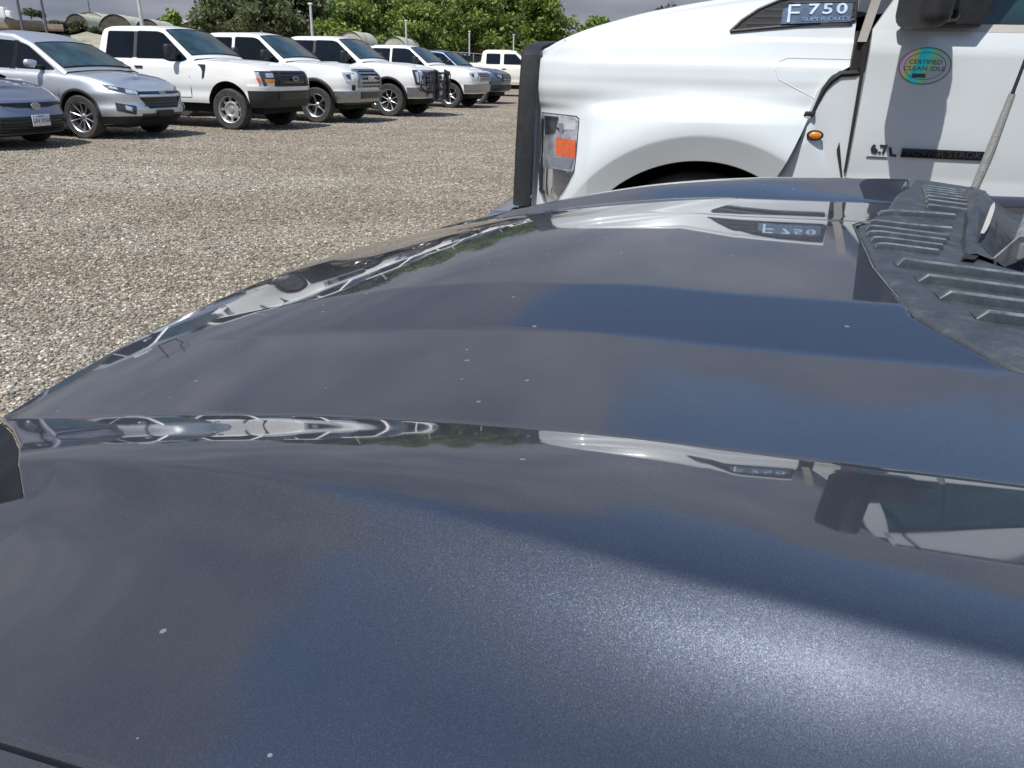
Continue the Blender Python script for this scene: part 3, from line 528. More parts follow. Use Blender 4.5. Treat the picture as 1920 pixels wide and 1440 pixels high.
def build_truck():
    TW = M['truck_white']; B = M['black']; S = M['seal']
    def zlow(x):
        d = x - ARC[0]; a = ARC[1] + math.sqrt(max(0, ARC[2] ** 2 - d * d)) if abs(d) < ARC[2] else .0
        return max(.46 if x < ARC[0] else .56, a)
    for sg in (1, -1):
        rows = []
        for u in np.linspace(0, 1, 170):
            x0 = lerp(.045, 1.395, u); row = []
            for w in np.linspace(0, 1, 14)[:-1]:
                H = tH(x0); row.append((x0, sg * .80 * w, H + .03 * (1 - w * w)))
            zs = tH(x0) - .02
            for k in range(5):
                t = k / 5 * math.pi / 2; row.append((x0, sg * (.80 + (tside(x0, zs) - .80) * math.sin(t)), zs + .02 * math.cos(t)))
            for v in np.linspace(0, 1, 110):
                x = x0
                for _ in range(3):
                    zl = zlow(x); z = lerp(zs, zl, v); xr = txr(z); x = 1.395 - (1.395 - x0) * (1.395 - xr) / (1.395 - .045)
                row.append((x, sg * tside(x, z), z))
            x, y, z = row[-1]; row.append((x, y - sg * .02, z - .004)); row.append((x, y - sg * .06, z + .0))
            rows.append(row)
        mb = MB(); mb.grid(rows); mb.build('hood' if sg == 1 else 'hood', TW, tr, sharp=28)
        # dark wheel well
        rows = [[(ARC[0] + (ARC[2] - .004) * math.cos(t), sg * y, ARC[1] + (ARC[2] - .004) * math.sin(t)) for y in (.93, .45)] for t in np.linspace(-.3, math.pi + .3, 40)]
        mb = MB(); mb.grid(rows); mb.build('wheel_well', M['dark'], tr)
        mb = MB(); mb.box((.55, sg * .44, .75), (1.5, .02, .9)); mb.build('inner_fender', M['dark'], tr)
    # grille surround, thick black, and bars
    mb = MB()
    pr = [(.905, .74), (.90, 1.02), (.875, 1.30), (.855, 1.415), (.80, 1.455), (.6, 1.475), (.3, 1.49), (0, 1.495)]
    pr = pr + [(-a, b) for a, b in pr[::-1][1:]]
    rows = []
    for (a, b) in pr:
        c = 1.08; ax = lambda s_: (a * s_, 1.0 + (b - 1.0) * s_)
        lx = 1.395 + .012 * (1.44 - b) / .7
        rows.append([(lx - .02, *ax(.99)), (lx, *ax(1.0)), (lx + .055, *ax(1.0)), (lx + .066, *ax(.985)), (lx + .066, *ax(.86)), (lx + .02, *ax(.84)), (lx + .01, *ax(.86))])
    mb.grid(rows); mb.build('grille_surround', M['black'], tr, sharp=40)
    gr = empty('grille', (1.41, 0, 1.1), 0, tr)
    mb = MB(); mb.box((0, 0, 0), (.02, 1.5, .66)); mb.build('grille_backing', M['dark'], gr)
    for k in range(4): mb = MB(); mb.box((.025, 0, -.22 + .15 * k), (.03, 1.48, .05), .012); mb.build('grille_bar', M['chrome'], gr)
    mb = MB(); mb.box((1.50, 0, .58), (.16, 2.1, .30), .05); mb.build('bumper', M['chrome'], tr)
    mb = MB(); mb.box((1.42, 0, .62), (.06, 1.8, .16)); mb.build('bumper_mount', M['dark'], tr)
    # headlights: recessed housing, orange marker, clear lens
    hp = [(1.355, 1.165), (1.18, 1.160), (1.165, 1.150), (1.163, 1.0), (1.166, .93), (1.20, .86), (1.245, .79), (1.285, .762), (1.325, .775), (1.352, .83), (1.362, .95)]
    for sg in (1, -1):
        hl_ = empty('headlight', (1.26, sg * .9, .96), 0, tr)
        def pt(a, b, d, sg=sg): return (a - 1.26, sg * (tside(a, b) + d) - sg * .9, b - .96)
        def patch(name, poly, m, d, t, n=3):
            """fill a convex-ish outline following the curved corner"""
            bm = bmesh.new(); vs = [bm.verts.new((a, b, 0)) for a, b in poly]; f = bm.faces.new(vs)
            bmesh.ops.triangulate(bm, faces=[f])
            for _ in range(n): bmesh.ops.subdivide_edges(bm, edges=[e for e in bm.edges if e.calc_length() > .03], cuts=1)
            bm.verts.index_update(); be = [e for e in bm.edges if e.is_boundary]
            v = [pt(w.co.x, w.co.y, d + t) for w in bm.verts]; f_ = [tuple(w.index for w in q.verts) for q in bm.faces]; nb = len(v)
            v += [pt(w.co.x, w.co.y, d) for w in bm.verts]
            f_ += [(e.verts[0].index, e.verts[1].index, e.verts[1].index + nb, e.verts[0].index + nb) for e in be]
            bm.free(); return mk(name, v, f_, m, hl_, sharp=40)
        patch('lamp_gasket', [(1.259 + (a - 1.259) * 1.035, .96 + (b - .96) * 1.02) for a, b in hp], S, -.002, .0035)
        patch('lamp_housing', hp, M['lamp'], .001, .003)
        patch('turn_lens', [(1.275, 1.065), (1.172, 1.06), (1.168, .985), (1.272, .985)], M['amber'], .004, .006)
        patch('dark_reflector', [(1.285, .925), (1.172, .925), (1.21, .855), (1.245, .80), (1.27, .82)], M['lamp_dark'], .004, .002)
        patch('upper_bezel', [(1.345, 1.155), (1.27, 1.155), (1.285, 1.08), (1.34, 1.07)], M['lamp_dark'], .004, .0015)
        patch('upper_reflection', [(1.265, 1.150), (1.180, 1.146), (1.178, 1.105), (1.262, 1.10)], M['plate'], .004, .0015)  # pale patch painting a reflection near the top of the lens
        patch('bulb_shield', [(1.262, 1.128), (1.243, 1.128), (1.238, 1.085), (1.258, 1.085)], M['chrome'], .006, .004)
        patch('chrome_divider', [(1.29, .975), (1.18, .975), (1.19, .935), (1.29, .935)], M['chrome'], .004, .004)
        patch('chrome_post', [(1.355, 1.14), (1.347, 1.14), (1.345, .80), (1.353, .82)], M['chrome'], .004, .004)
        patch('chrome_post', [(1.325, .92), (1.318, .92), (1.312, .80), (1.319, .80)], M['lamp_dark'], .004, .003)
        patch('reflector_bowl', [(1.335, .92), (1.29, .92), (1.285, .85), (1.30, .80), (1.335, .81)], M['trim_beige'], .003, .002)
        # wrap-over lens, thin clear plastic
        patch('lens', hp, M['clear'], .013, .002)
    # brow above the lamp and long creases are in the hood surface; louvred vent with badge
    vs = [(.545, 1.525), (.50, 1.57), (.44, 1.612), (.36, 1.648), (.25, 1.675), (.12, 1.69), (.055, 1.695), (.052, 1.575), (.2, 1.56), (.4, 1.54)]
    vt = empty('side_vent', (.3, .88, 1.6), 0, tr)
    def vp(a, b, d): return (a - .3, tside(a, b) + d - .88, b - 1.6)
    mb = MB(); mb.slab(vs, lambda a, b, d: vp(a, b, d + .001), .004); mb.build('vent_backing', S, vt)
    mb = MB()
    n = len(vs)
    for i in range(n):
        a, b = vs[i], vs[(i + 1) % n]; mb.tube([vp(*a, .006), vp(*b, .006)], .0065, 6)
    mb.build('vent_frame', B, vt)
    for k in range(5):
        z = 1.555 + .027 * k; xa = float(np.interp(z, [1.53, 1.57, 1.612, 1.648, 1.675], [.52, .49, .43, .35, .24]))
        mb = MB(); mb.grid([[vp(x, z + dz + .02 * (.4 - x) , d) for dz, d in ((-.008, .004), (.002, .012), (.006, .004))] for x in np.linspace(xa - .02, .06, 8)]); mb.build('louvre', M['grey_chrome'], vt)
    bg = empty('badge', (.185, .885, 1.612), 0, vt)
    bg.location = (.185 - .3, 0, .012)
    def bp(a, b, d): a *= 1.28; x = .205 - a; z = 1.600 + b + .03 * a; return (x - .185, tside(x, z) - .88 + .014 + d, z - 1.612)
    mb = MB(); mb.slab([(-.108, -.040), (.106, -.036), (.106, .036), (-.06, .036), (-.108, .018)], bp, .004); mb.build('badge_plate', mat('badge_steel_blue', (.10, .14, .19), .3, metal=.6, noise=(30, .2)), bg)
    bl = mat('badge_letter', (.50, .60, .72), .3, metal=.3, noise=(30, .2))
    text_mesh('badge_letter', 'F', bl, bg, .104, lambda a, b, d: bp(a - .075, b - .004, d + .004), .004, bold=-.001)
    for i, ch in enumerate('750'): text_mesh('badge_letter', ch, bl, bg, .056, lambda a, b, d, i=i: bp(a - .012 + .043 * i, b + .013, d + .004), .004, sx=1.25, bold=.001)
    text_mesh('badge_small_letters', 'SUPER DUTY', M['chrome'], bg, .020, lambda a, b, d: bp(a + .030, b - .024, d + .004), .003, sx=1.3)
    # splash panel, fairing, marker lamp behind the fender line
    def flat(y0, lean=0.): return lambda a, b, d: (a, y0 + lean * (b - 1.0) + d, b)
    mb = MB(); mb.slab([(.40, .44), (.33, .86), (.27, 1.0), (.22, 1.12), (.185, 1.22), (.165, 1.30), (.125, 1.355), (.03, 1.375), (-.02, 1.375), (-.02, .44)], flat(.948), .015); mb.build('splash_panel', TW, tr, smooth=False)
    rows = []
    fp = [(.18, 1.215), (.155, 1.18), (.12, 1.13), (.07, 1.06), (.035, 1.01), (-.005, .93)]
    fl_ = [(.178, 1.222), (.205, 1.15), (.24, 1.06), (.275, .97), (.31, .89), (.36, .70)]
    for s_ in np.linspace(0, 1, 24):
        a = (float(np.interp(s_ * 5, range(6), [p[0] for p in fp])), float(np.interp(s_ * 5, range(6), [p[1] for p in fp]))); b = (float(np.interp(s_ * 5, range(6), [p[0] for p in fl_])), float(np.interp(s_ * 5, range(6), [p[1] for p in fl_])))
        rows.append([(lerp(b[0], a[0], v), (.960 + .030 * math.sin(min(1, v * 1.15) * math.pi) ** .6 * min(1, s_ * 2.5)), lerp(b[1], a[1], v)) for v in np.linspace(0, 1, 12)])
    mb = MB(); mb.grid(rows); mb.build('step_fairing', TW, tr)
    mb = MB(); mb.slab([(.40, .30), (.34, .72), (-.02, .93), (-.02, .30)], flat(.955), .02); mb.build('lower_fairing', TW, tr, smooth=False)
    mb = MB(); el = [(math.cos(t), math.sin(t)) for t in np.linspace(0, 2 * math.pi, 24, endpoint=False)]
    mb.slab([(.150 + .034 * a, 1.125 + .021 * b) for a, b in el], flat(.980), .014); mb.build('marker_bezel', S, tr)
    mb = MB(); mb.grid([[(.150 + .027 * a * r, (.992 + .010 * math.sqrt(max(0, 1 - r * r))), 1.125 + .016 * b * r) for r in (1, .85, .6, .3, .01)] for a, b in el], closeu=True); mb.build('marker_lens', M['orange'], tr)
    # rubber seals and latch along the gaps
    gap = [(txr(z) - .004, .962, z) for z in np.linspace(.85, 1.20, 12)]
    mb = MB(); mb.tube(gap, .0055, 6); mb.build('fender_seal', S, tr)
    g2 = [(txr(z) - .010, .962, z - .004) for z in (1.20, 1.26, 1.31, 1.345, 1.372)] + [(.03, .962, 1.372), (-.005, .962, 1.372)]
    mb = MB(); mb.tube(g2, [.007, .009, .012, .015, .015, .014, .014], 6); mb.build('fender_seal', S, tr)
    la = empty('hood_latch', (.205, .975, 1.16), 0, tr)
    mb = MB(); mb.box((0, 0, 0), (.026, .02, .085), .005, fn=lambda x, y, z: (x - z * .42, y, z)); mb.build('latch_strap', gm := mat('latch_metal', (.5, .48, .43), .4, metal=.5, noise=(40, .3)), la)
    for dz in (-.052, .050): mb = MB(); mb.box((0, .0, dz), (.042, .024, .018), .004, fn=lambda x, y, z: (x - z * .42, y, z)); mb.build('latch_hook', S, la)
    mb = MB(); mb.slab([(-.002, .98), (.006, .98), (.012, 1.37), (.024, 1.40), (.024, 1.47), (.012, 1.50), (.002, 1.50), (.0, 1.37)], flat(.962), .012); mb.build('door_seal', S, tr, smooth=False)
    mb = MB(); mb.slab([(.045, 1.49), (.012, 1.49), (-.03, 1.74), (.005, 1.74)], flat(.965), .012); mb.build('cowl_trim', M['trim_beige'], tr, smooth=False)
    mb = MB(); mb.slab([(.0, .93), (.045, 1.1), (.05, 1.07), (.01, .95)], flat(.966), .008); mb.build('fender_seal', S, tr)
    # access panel pressed in the hood side
    ap = [(.0455, 1.425), (.30, 1.425), (.335, 1.41), (.345, 1.38), (.325, 1.34), (.26, 1.31), (.17, 1.27)]
    mb = MB()
    for i in range(len(ap) - 1):
        a, b = ap[i], ap[i + 1]
        mb.tube([(a[0], tside(*a) - .0005, a[1]), ((a[0] + b[0]) / 2, tside((a[0] + b[0]) / 2, (a[1] + b[1]) / 2) - .0005, (a[1] + b[1]) / 2), (b[0], tside(*b) - .0005, b[1])], .0028, 5)
    mb.build('panel_crease', TW, tr)
    # cab: lower door panel, door with belt step, roof, pillars, glass
    def doory(z): return float(np.interp(z, [.44, .93, .985, 1.005, 1.44, 1.455, 1.505, 1.53], [.985, .995, .995, 1.0, 1.0, 1.0, .985, .975]))
    def dpanel(name, xa, xb, za, zb, sg=1):
        zz = sorted(set([za, zb] + [z for z in (.60, .93, .96, .985, 1.005, 1.2, 1.44, 1.455, 1.48, 1.505) if za < z < zb]))
        P = [[(x, sg * doory(z), z) for z in zz] for x in np.linspace(xa, xb, 10)]
        P = [[(p[0], p[1] - sg * .03, p[2]) for p in P[0]]] + P + [[(p[0], p[1] - sg * .03, p[2]) for p in P[-1]]]
        mb = MB(); mb.grid(P); return mb.build(name, TW, tr, sharp=20)
    for sg in (1, -1):
        dpanel('door', -.004, -1.06, .50, 1.535, sg); dpanel('rear_door', -1.075, -1.95, .50, 1.535, sg); dpanel('cab_corner', -1.962, -2.15, .50, 1.535, sg)
        mb = MB(); mb.box((-1.05, sg * .94, 1.02), (2.2, .04, 1.02)); mb.build('door_jamb', S, tr)
        mb = MB(); mb.box((-1.08, sg * .88, .42), (2.1, .3, .12), .02); mb.build('running_board', M['alloy'], tr)
        def up(a, b, d, sg=sg): return (a, sg * (.968 - (b - 1.535) * .30 + d), b)
        # window openings built as frame pieces round separate panes
        mb = MB()
        for poly in ([(-.004, 1.535), (-.16, 1.535), (-.50, 2.22), (-.42, 2.22)], [(-1.04, 1.535), (-1.10, 1.535), (-1.10, 2.16), (-1.04, 2.16)], [(-1.96, 1.535), (-2.15, 1.535), (-2.10, 2.22), (-1.93, 2.16)], [(-.44, 2.16), (-1.96, 2.16), (-1.98, 2.30), (-.52, 2.30)]):
            mb.slab(poly, lambda a, b, d: up(a, b, d - .03), .032)
        mb.build('window_frame', TW, tr, smooth=False)
        mb = MB(); mb.slab([(-.14, 1.555), (-1.045, 1.555), (-1.045, 2.165), (-.455, 2.165)], lambda a, b, d: up(a, b, d - .02), .005); mb.build('side_window', M['truckglass'], tr)
        mb = MB(); mb.slab([(-1.095, 1.555), (-1.965, 1.555), (-1.94, 2.165), (-1.095, 2.165)], lambda a, b, d: up(a, b, d - .02), .005); mb.build('rear_side_window', M['tint'], tr)
        mb = MB(); mb.slab([(-.13, 1.532), (-1.95, 1.532), (-1.95, 1.560), (-.145, 1.560)], lambda a, b, d: up(a, b, d - .006), .014); mb.build('belt_moulding', M['trim_beige'] if sg == 1 else S, tr)
        mb = MB(); mb.box((-.93, sg * 1.018, 1.30), (.17, .03, .035), .01); mb.build('door_handle', B, tr)
    mb = MB(); rows = [[(lerp(-.52, -2.15, s_), y * (.76 - .0 * s_), 2.29 + .07 * (1 - y * y) * math.sin(max(.08, min(.92, s_)) * math.pi) ** .4) for y in np.linspace(-1, 1, 17)] for s_ in np.linspace(0, 1, 16)]; mb.grid(rows); mb.build('roof', TW, tr)
    rows = [[(lerp(.06, -.52, s_) - .12 * y * y, y * lerp(.93, .76, s_), lerp(1.60, 2.30, s_)) for y in np.linspace(-1, 1, 17)] for s_ in np.linspace(0, 1, 10)]; mb = MB(); mb.grid(rows); mb.build('windshield', M['tint'], tr)
    mb = MB(); mb.box((-2.16, 0, 1.4), (.03, 1.9, 1.78), .01); mb.build('cab_back', TW, tr)
    # interior glimpsed through the driver's window
    st = empty('driver_seat', (-1.0, .45, 1.1), 0, tr)
    mb = MB(); mb.box((0, 0, .42), (.14, .48, .66), .05); mb.build('seat_back', M['gc'], st)
    mb = MB(); mb.box((0, 0, .84), (.10, .26, .17), .04); mb.build('headrest', M['gc'], st)
    mb = MB(); mb.tube([(-.42 + .06 * math.cos(t) * 0 + .03 * math.sin(t), .45 + .19 * math.cos(t), 1.52 + .17 * math.sin(t)) for t in np.linspace(0, 2 * math.pi, 25)], .014, 8); mb.build('steering_wheel', S, tr)
    # emblem plates on the door
    mb = MB(); dl = [(-.075, 1.080), (-.088, 1.060)]
    text_mesh('displacement_badge', '6.7', M['seal'], tr, .052, lambda a, b, d: (-.115 + a, 1.001 + d, 1.080 + b * .9), .004, shear=-.3, bold=.002, sx=-1.05)
    text_mesh('displacement_badge', 'L', M['seal'], tr, .052, lambda a, b, d: (-.168 + a, 1.001 + d, 1.071 + b * .9), .004, shear=-.3, bold=.002, sx=-1.)
    mb.slab([(-.068, 1.052), (-.145, 1.052), (-.150, 1.047), (-.066, 1.047)], lambda a, b, d: (a, 1.001 + d, b), .004); mb.build('badge_underline', M['grey_chrome'], tr)
    pb = empty('engine_badge', (-.37, 1.0, 1.072), 0, tr)
    mb = MB(); mb.box((0, .005, 0), (.345, .008, .036), .003); mb.build('badge_plate', M['gloss_black'], pb)
    text_mesh('badge_letters', 'POWER STROKE', mat('dark_chrome_letter', (.10, .10, .11), .3, metal=.7, noise=(20, .2)), pb, .034, lambda a, b, d: (-a, .009 + d, b), .002, sx=1.22)
    # oval holographic sticker; its rainbow sheen is painted as a fixed colour ramp
    hm = bpy.data.materials.new('holographic_foil'); hm.use_nodes = True; nt = hm.node_tree; N = nt.nodes.new; L = nt.links.new; p = nt.nodes['Principled BSDF']
    tc = N('ShaderNodeTexCoord'); mp = N('ShaderNodeMapping'); mp.inputs['Rotation'].default_value = (0, R(18), 0); L(tc.outputs['Object'], mp.inputs[0]); sp = N('ShaderNodeSeparateXYZ'); L(mp.outputs[0], sp.inputs[0])
    n = N('ShaderNodeTexNoise'); n.inputs['Scale'].default_value = 14; n.inputs['Detail'].default_value = 1; L(tc.outputs['Object'], n.inputs[0])
    mm = N('ShaderNodeMath'); mm.operation = 'MULTIPLY_ADD'; mm.inputs[1].default_value = -4.9; mm.inputs[2].default_value = .36; L(sp.outputs[0], mm.inputs[0])
    m2 = N('ShaderNodeMath'); m2.operation = 'MULTIPLY_ADD'; m2.inputs[1].default_value = .28; L(n.outputs[0], m2.inputs[0]); L(mm.outputs[0], m2.inputs[2])
    rp = N('ShaderNodeValToRGB'); L(m2.outputs[0], rp.inputs[0]); e = rp.color_ramp.elements
    e[0].position = 0; e[0].color = (.75, .45, .85, 1); e[1].position = 1; e[1].color = (.50, .54, .52, 1)
    for pos, c in ((.12, (.95, .60, .85, 1)), (.24, (.85, .80, .15, 1)), (.34, (.03, .85, .85, 1)), (.46, (.05, .9, .95, 1)), (.56, (.25, .8, .35, 1)), (.66, (.45, .52, .50, 1))): k = e.new(pos); k.color = c
    L(rp.outputs[0], p.inputs['Base Color']); p.inputs['Roughness'].default_value = .35
    stk = empty('emissions_sticker', (-.212, 1.0, 1.412), 0, tr)
    stk.location = (-.218, 1.0, 1.405)
    el = [(math.cos(t), math.sin(t)) for t in np.linspace(0, 2 * math.pi, 48, endpoint=False)]
    mb = MB(); mb.slab([(.098 * a, .070 * b) for a, b in el], lambda a, b, d: (a, .001 + d, b), .0010); mb.build('sticker_film', hm, stk)
    ink = mat('sticker_ink', (.05, .07, .10), .5, noise=(40, .2))
    for i, (ra, rb, wd) in enumerate(((.0965, .0685, .003), (.078, .051, .002))):
        mb = MB(); mb.grid([[(a * ra, .0025, b * rb), (a * (ra - wd), .0025, b * (rb - wd))] for a, b in el], closeu=True); mb.build('sticker_ring', ink, stk)
    text_mesh('sticker_letters', 'CERTIFIED', ink, stk, .023, lambda a, b, d: (-a, .0025 + d, b + .014), .0004, sx=1.15)
    text_mesh('sticker_letters', 'CLEAN IDLE', ink, stk, .023, lambda a, b, d: (-a, .0025 + d, b - .010), .0004, sx=1.25)
    mb = MB(); mb.box((.015, .0028, -.036), (.05, .0008, .015)); mb.build('sticker_bar', ink, stk)
    # towing mirrors
    for sg in (1, -1):
        mr = empty('side_mirror', (-.215, sg * 1.0, 1.585), 0, tr)
        mb = MB()
        mb.box((.115, sg * .31, .20), (.105, .24, .52), .045, fn=lambda x, y, z: (x - .05 * (z - .1) ** 2 + (y * sg - .31) * -.25, y, z)); mb.build('mirror_head', B, mr)
        mb = MB(); mb.box((.055, sg * .31, .20), (.012, .20, .42), .004); mb.build('mirror_glass', M['chrome'], mr)
        mb = MB(); mb.box((.03, sg * .12, .18), (.11, .26, .085), .02); mb.box((.03, sg * .12, .02), (.12, .26, .10), .02); mb.build('mirror_arm', M['gloss_black'], mr)
        mb = MB(); mb.box((-.02, sg * .01, .14), (.30, .05, .36), .015, fn=lambda x, y, z: (x - max(0, z) * .35, y, z)); mb.build('mirror_base', B, mr)
    # chassis, wheels, flatbed frame behind the cab
    mb = MB(); [mb.box((-1.6, s_ * .43, .62), (6.0, .09, .24), .01) for s_ in (1, -1)]; mb.box((-.2, 0, .8), (1.4, .7, .5), .05); mb.build('chassis', M['dark'], tr)
    mb = MB(); mb.box((-4.0, 0, 1.05), (3.4, 2.3, .12), .02); mb.box((-2.35, 0, 1.6), (.08, 2.2, 1.1), .02); mb.build('flat_bed', M['dark'], tr)
    for x, dual in ((ARC[0], 0), (-3.9, 1)):
        for sg in (1, -1):
            wh = empty('wheel', (x, sg * (.84), .47), 0, tr)
            for k in range(2 if dual else 1):
                o = -sg * .3 * k
                mb = MB(); mb.lathe([(.28, -.12), (.40, -.135), (.45, -.12), (.47, -.08), (.47, .08), (.45, .12), (.40, .135), (.28, .12)], (0, o, 0), 'y', 40); mb.build('tyre', M['rubber'], wh)
                mb = MB(); mb.lathe([(0, sg * .02), (.10, sg * .02), (.11, -sg * .01), (.22, -sg * .02), (.27, sg * .11), (.285, sg * .12), (.285, -sg * .1)], (0, o, 0), 'y', 40); mb.build('rim', M['chrome'], wh)
M['truckglass'] = mat('green_glass', (.02, .05, .05), .03, spec=.6, noise=(6, .5)); M['gc'] = mat('grey_cloth', (.12, .12, .13), .9, noise=(60, .2))
build_truck()

# ------------------------------------------------------------------ parked vehicles; local x forward, y left, origin on the ground amidships
def superell(L, w, k, m=2.3, n=5.0, N=26):
    o = []
    for i in range(N + 1):
        t = i / N * math.pi / 2; o.append((L - k + k * math.cos(t) ** (2 / m), w * math.sin(t) ** (2 / n)))
    return o
class Vehicle:
    """body described by plan outline, hood/belt line and cabin outline; every panel is its own mesh under one Empty"""
    def __init__(s, name, loc, rz, sp, label, cat, group=None):
        s.sp = sp; s.root = empty(name, loc, rz); sc = sp.get('scale', 1); s.root.scale = (sc,) * 3; tag(s.root, label, cat, group)
        f = superell(sp['xf'], sp['w'], sp.get('kf', .55), sp.get('mf', 2.2), sp.get('nf', 4.5)); r = [(-x, y) for x, y in superell(-sp['xr'], sp['w'], .18, 2.5, 7)]
        half = f + [(lerp(f[-1][0], r[-1][0], t), sp['w']) for t in np.linspace(0, 1, 60)[1:-1]] + r[::-1]
        s.half = half; h = np.array(half); s.arc = np.concatenate([[0], np.cumsum(np.hypot(*np.diff(h, axis=0).T))]); s.h = h
        s.iside = len(f) - 1
    def outl(s, a):                                 # a: distance along outline from nose centre; -> x, y, normal
        x = np.interp(a, s.arc, s.h[:, 0]); y = np.interp(a, s.arc, s.h[:, 1]); e = .01
        dx = np.interp(a + e, s.arc, s.h[:, 0]) - np.interp(a - e, s.arc, s.h[:, 0]); dy = np.interp(a + e, s.arc, s.h[:, 1]) - np.interp(a - e, s.arc, s.h[:, 1])
        l = math.hypot(dx, dy) or 1; return float(x), float(y), float(dy / l), float(-dx / l)
    def a_of_x(s, x): return float(np.interp(-x, -s.h[s.iside:, 0], s.arc[s.iside:]))
    def zt(s, x):
        p = s.sp['top']; return float(sum(np.interp(x + d, [q[0] for q in p], [q[1] for q in p]) for d in (-.05, -.025, 0, .025, .05)) / 5)
    def zb(s, x):
        p = s.sp['bot']; return float(np.interp(x, [q[0] for q in p], [q[1] for q in p]))
    def inset(s, x, z):
        """how far the skin stands in from the plan outline at height z"""
        sp = s.sp; top = s.zt(x); zb = s.zb(x); i = 0
        i += sp.get('tuck', .06) * max(0, 1 - (z - zb) / .28) ** 2
        c = sp.get('crease', .80); d = z - c
        i += sp.get('tumble', .16) * max(0, d) ** 1.5
        i += .025 * math.exp(-((z - sp.get('waist', .62)) / .10) ** 2)
        rr = sp.get('rtop', .07); k = (top - z) / rr
        if k < 1: i += rr * (1 - math.sqrt(max(0, 1 - (1 - max(k, 0)) ** 2)))
        fx = float(sstep(sp['xf'] - .9, sp['xf'], x))
        if fx > 0:
            lz = sp.get('lean', [(.2, .10), (.45, 0), (.8, .02), (1.3, .12)]); i += fx * float(np.interp(z, [q[0] for q in lz], [q[1] for q in lz]))
        return i
    def pt(s, a, z, d=0., side=1):
        x, y, nx, ny = s.outl(abs(a)); i = s.inset(x, z) - d
        return (x - nx * i, side * (y - ny * i), z)
    def body(s):
        sp = s.sp; A = s.arc[-1]; As = sorted(set(list(np.linspace(0, s.arc[s.iside], 40)) + list(np.linspace(s.arc[s.iside], A, 130))))
        def ring(a, side):
            x, y, nx, ny = s.outl(a); zb, zt = s.zb(x), s.zt(x); row = []
            vs = list(np.linspace(0, .86, 22)) + [.9, .93, .955, .975, .99, 1.0]
            zl = [zb + (zt - zb) * v for v in vs]
            P = [s.pt(a, z, 0, side) for z in zl]
            bx, by, bz = P[0]; P = [(bx - nx * .25, side * abs(by) - side * ny * .25 * 1, bz)] + P
            tx, ty, tz = P[-1]; cx = min(max(tx, sp['xr'] + .3), sp['xf'] - .55)
            for k in (.06, .15, .3, .5, .75, 1.0):
                xx = lerp(tx, cx, k) if tx > cx else (lerp(tx, max(tx, cx), k)); yy = ty * (1 - k)
                crown = sp.get('crown', .045) * (1 - (1 - k) ** 2)
                xm = xx; P.append((xx, yy, s.zt(xx) + crown - (s.zt(tx) - tz)))
            return P
        rows = [ring(a, -1) for a in As[::-1]] + [ring(a, 1) for a in As[1:]]
        mb = MB(); mb.grid(rows)
        # floor and closing strips
        o = mk('body', mb.v, mb.f, [sp['paint'], M['dark']], s.root, True)
        bm = bmesh.new(); bm.from_mesh(o.data); bmesh.ops.remove_doubles(bm, verts=bm.verts, dist=.0008)
        bmesh.ops.holes_fill(bm, edges=[e for e in bm.edges if e.is_boundary], sides=0); bmesh.ops.triangulate(bm, faces=[f for f in bm.faces if len(f.verts) > 4])
        bmesh.ops.recalc_face_normals(bm, faces=bm.faces); bm.to_mesh(o.data); bm.free()
        # wheel openings
        cut = MB()
        for wx in sp['axles']:
            r = sp['arch']; cut2 = [(r, -3), (r, 3)]
            ci = [(wx + r * math.cos(t), sp['wz'] + r * math.sin(t) * sp.get('archsq', 1.0)) for t in np.linspace(0, 2 * math.pi, 40, endpoint=False)]
            for sg in (1, -1):
                cut.slab(ci, lambda a, b, d, sg=sg: (a, sg * (sp['w'] - .34 + d), b), .8)
        cuts = [cut]
        for c_ in cuts:
            co = c_.build('cutter', M['dark'], s.root, smooth=False); mod = o.modifiers.new('b', 'BOOLEAN'); mod.object = co; mod.operation = 'DIFFERENCE'; mod.solver = 'EXACT'
            dg = bpy.context.evaluated_depsgraph_get(); me = bpy.data.meshes.new_from_object(o.evaluated_get(dg)); o.modifiers.clear(); old = o.data; o.data = me; me.name = 'body'; bpy.data.meshes.remove(old); cm = co.data; bpy.data.objects.remove(co); bpy.data.meshes.remove(cm)
        if len(me.materials) < 2: me.materials.append(M['dark'])
        n = len(me.polygons); mi = np.zeros(n, np.int32); sm = np.ones(n, bool)
        for i, f in enumerate(me.polygons):
            c = f.center
            for wx in sp['axles']:
                dd = math.hypot(c.x - wx, (c.z - sp['wz']) / sp.get('archsq', 1.0))
                if dd < sp['arch'] + .006 and abs(c.y) < sp['w'] - .012 and abs(c.y) > sp['w'] - .36 and abs(f.normal.y) < .5: mi[i] = 1
                if abs(abs(c.y) - (sp['w'] - .34)) < .004 and dd < sp['arch']: mi[i] = 1
            if c.z < s.zb(c.x) + .004: mi[i] = 1
        me.polygons.foreach_set('material_index', mi); me.polygons.foreach_set('use_smooth', sm); me.set_sharp_from_angle(angle=R(32)); me.update()
        s.body_o = o; return o
    # cabin: xs/zs roof outline; half width from belt with tumblehome
    def cw(s, z): sp = s.sp; b = sp['belt']; return sp['w'] - sp.get('shoulder', .07) - (z - b) * sp.get('lean_in', .34)
    def ctop(s, x): p = s.sp['cab']; return float(sum(np.interp(x + d, [q[0] for q in p], [q[1] for q in p]) for d in (-.045, -.02, 0, .02, .045)) / 5)
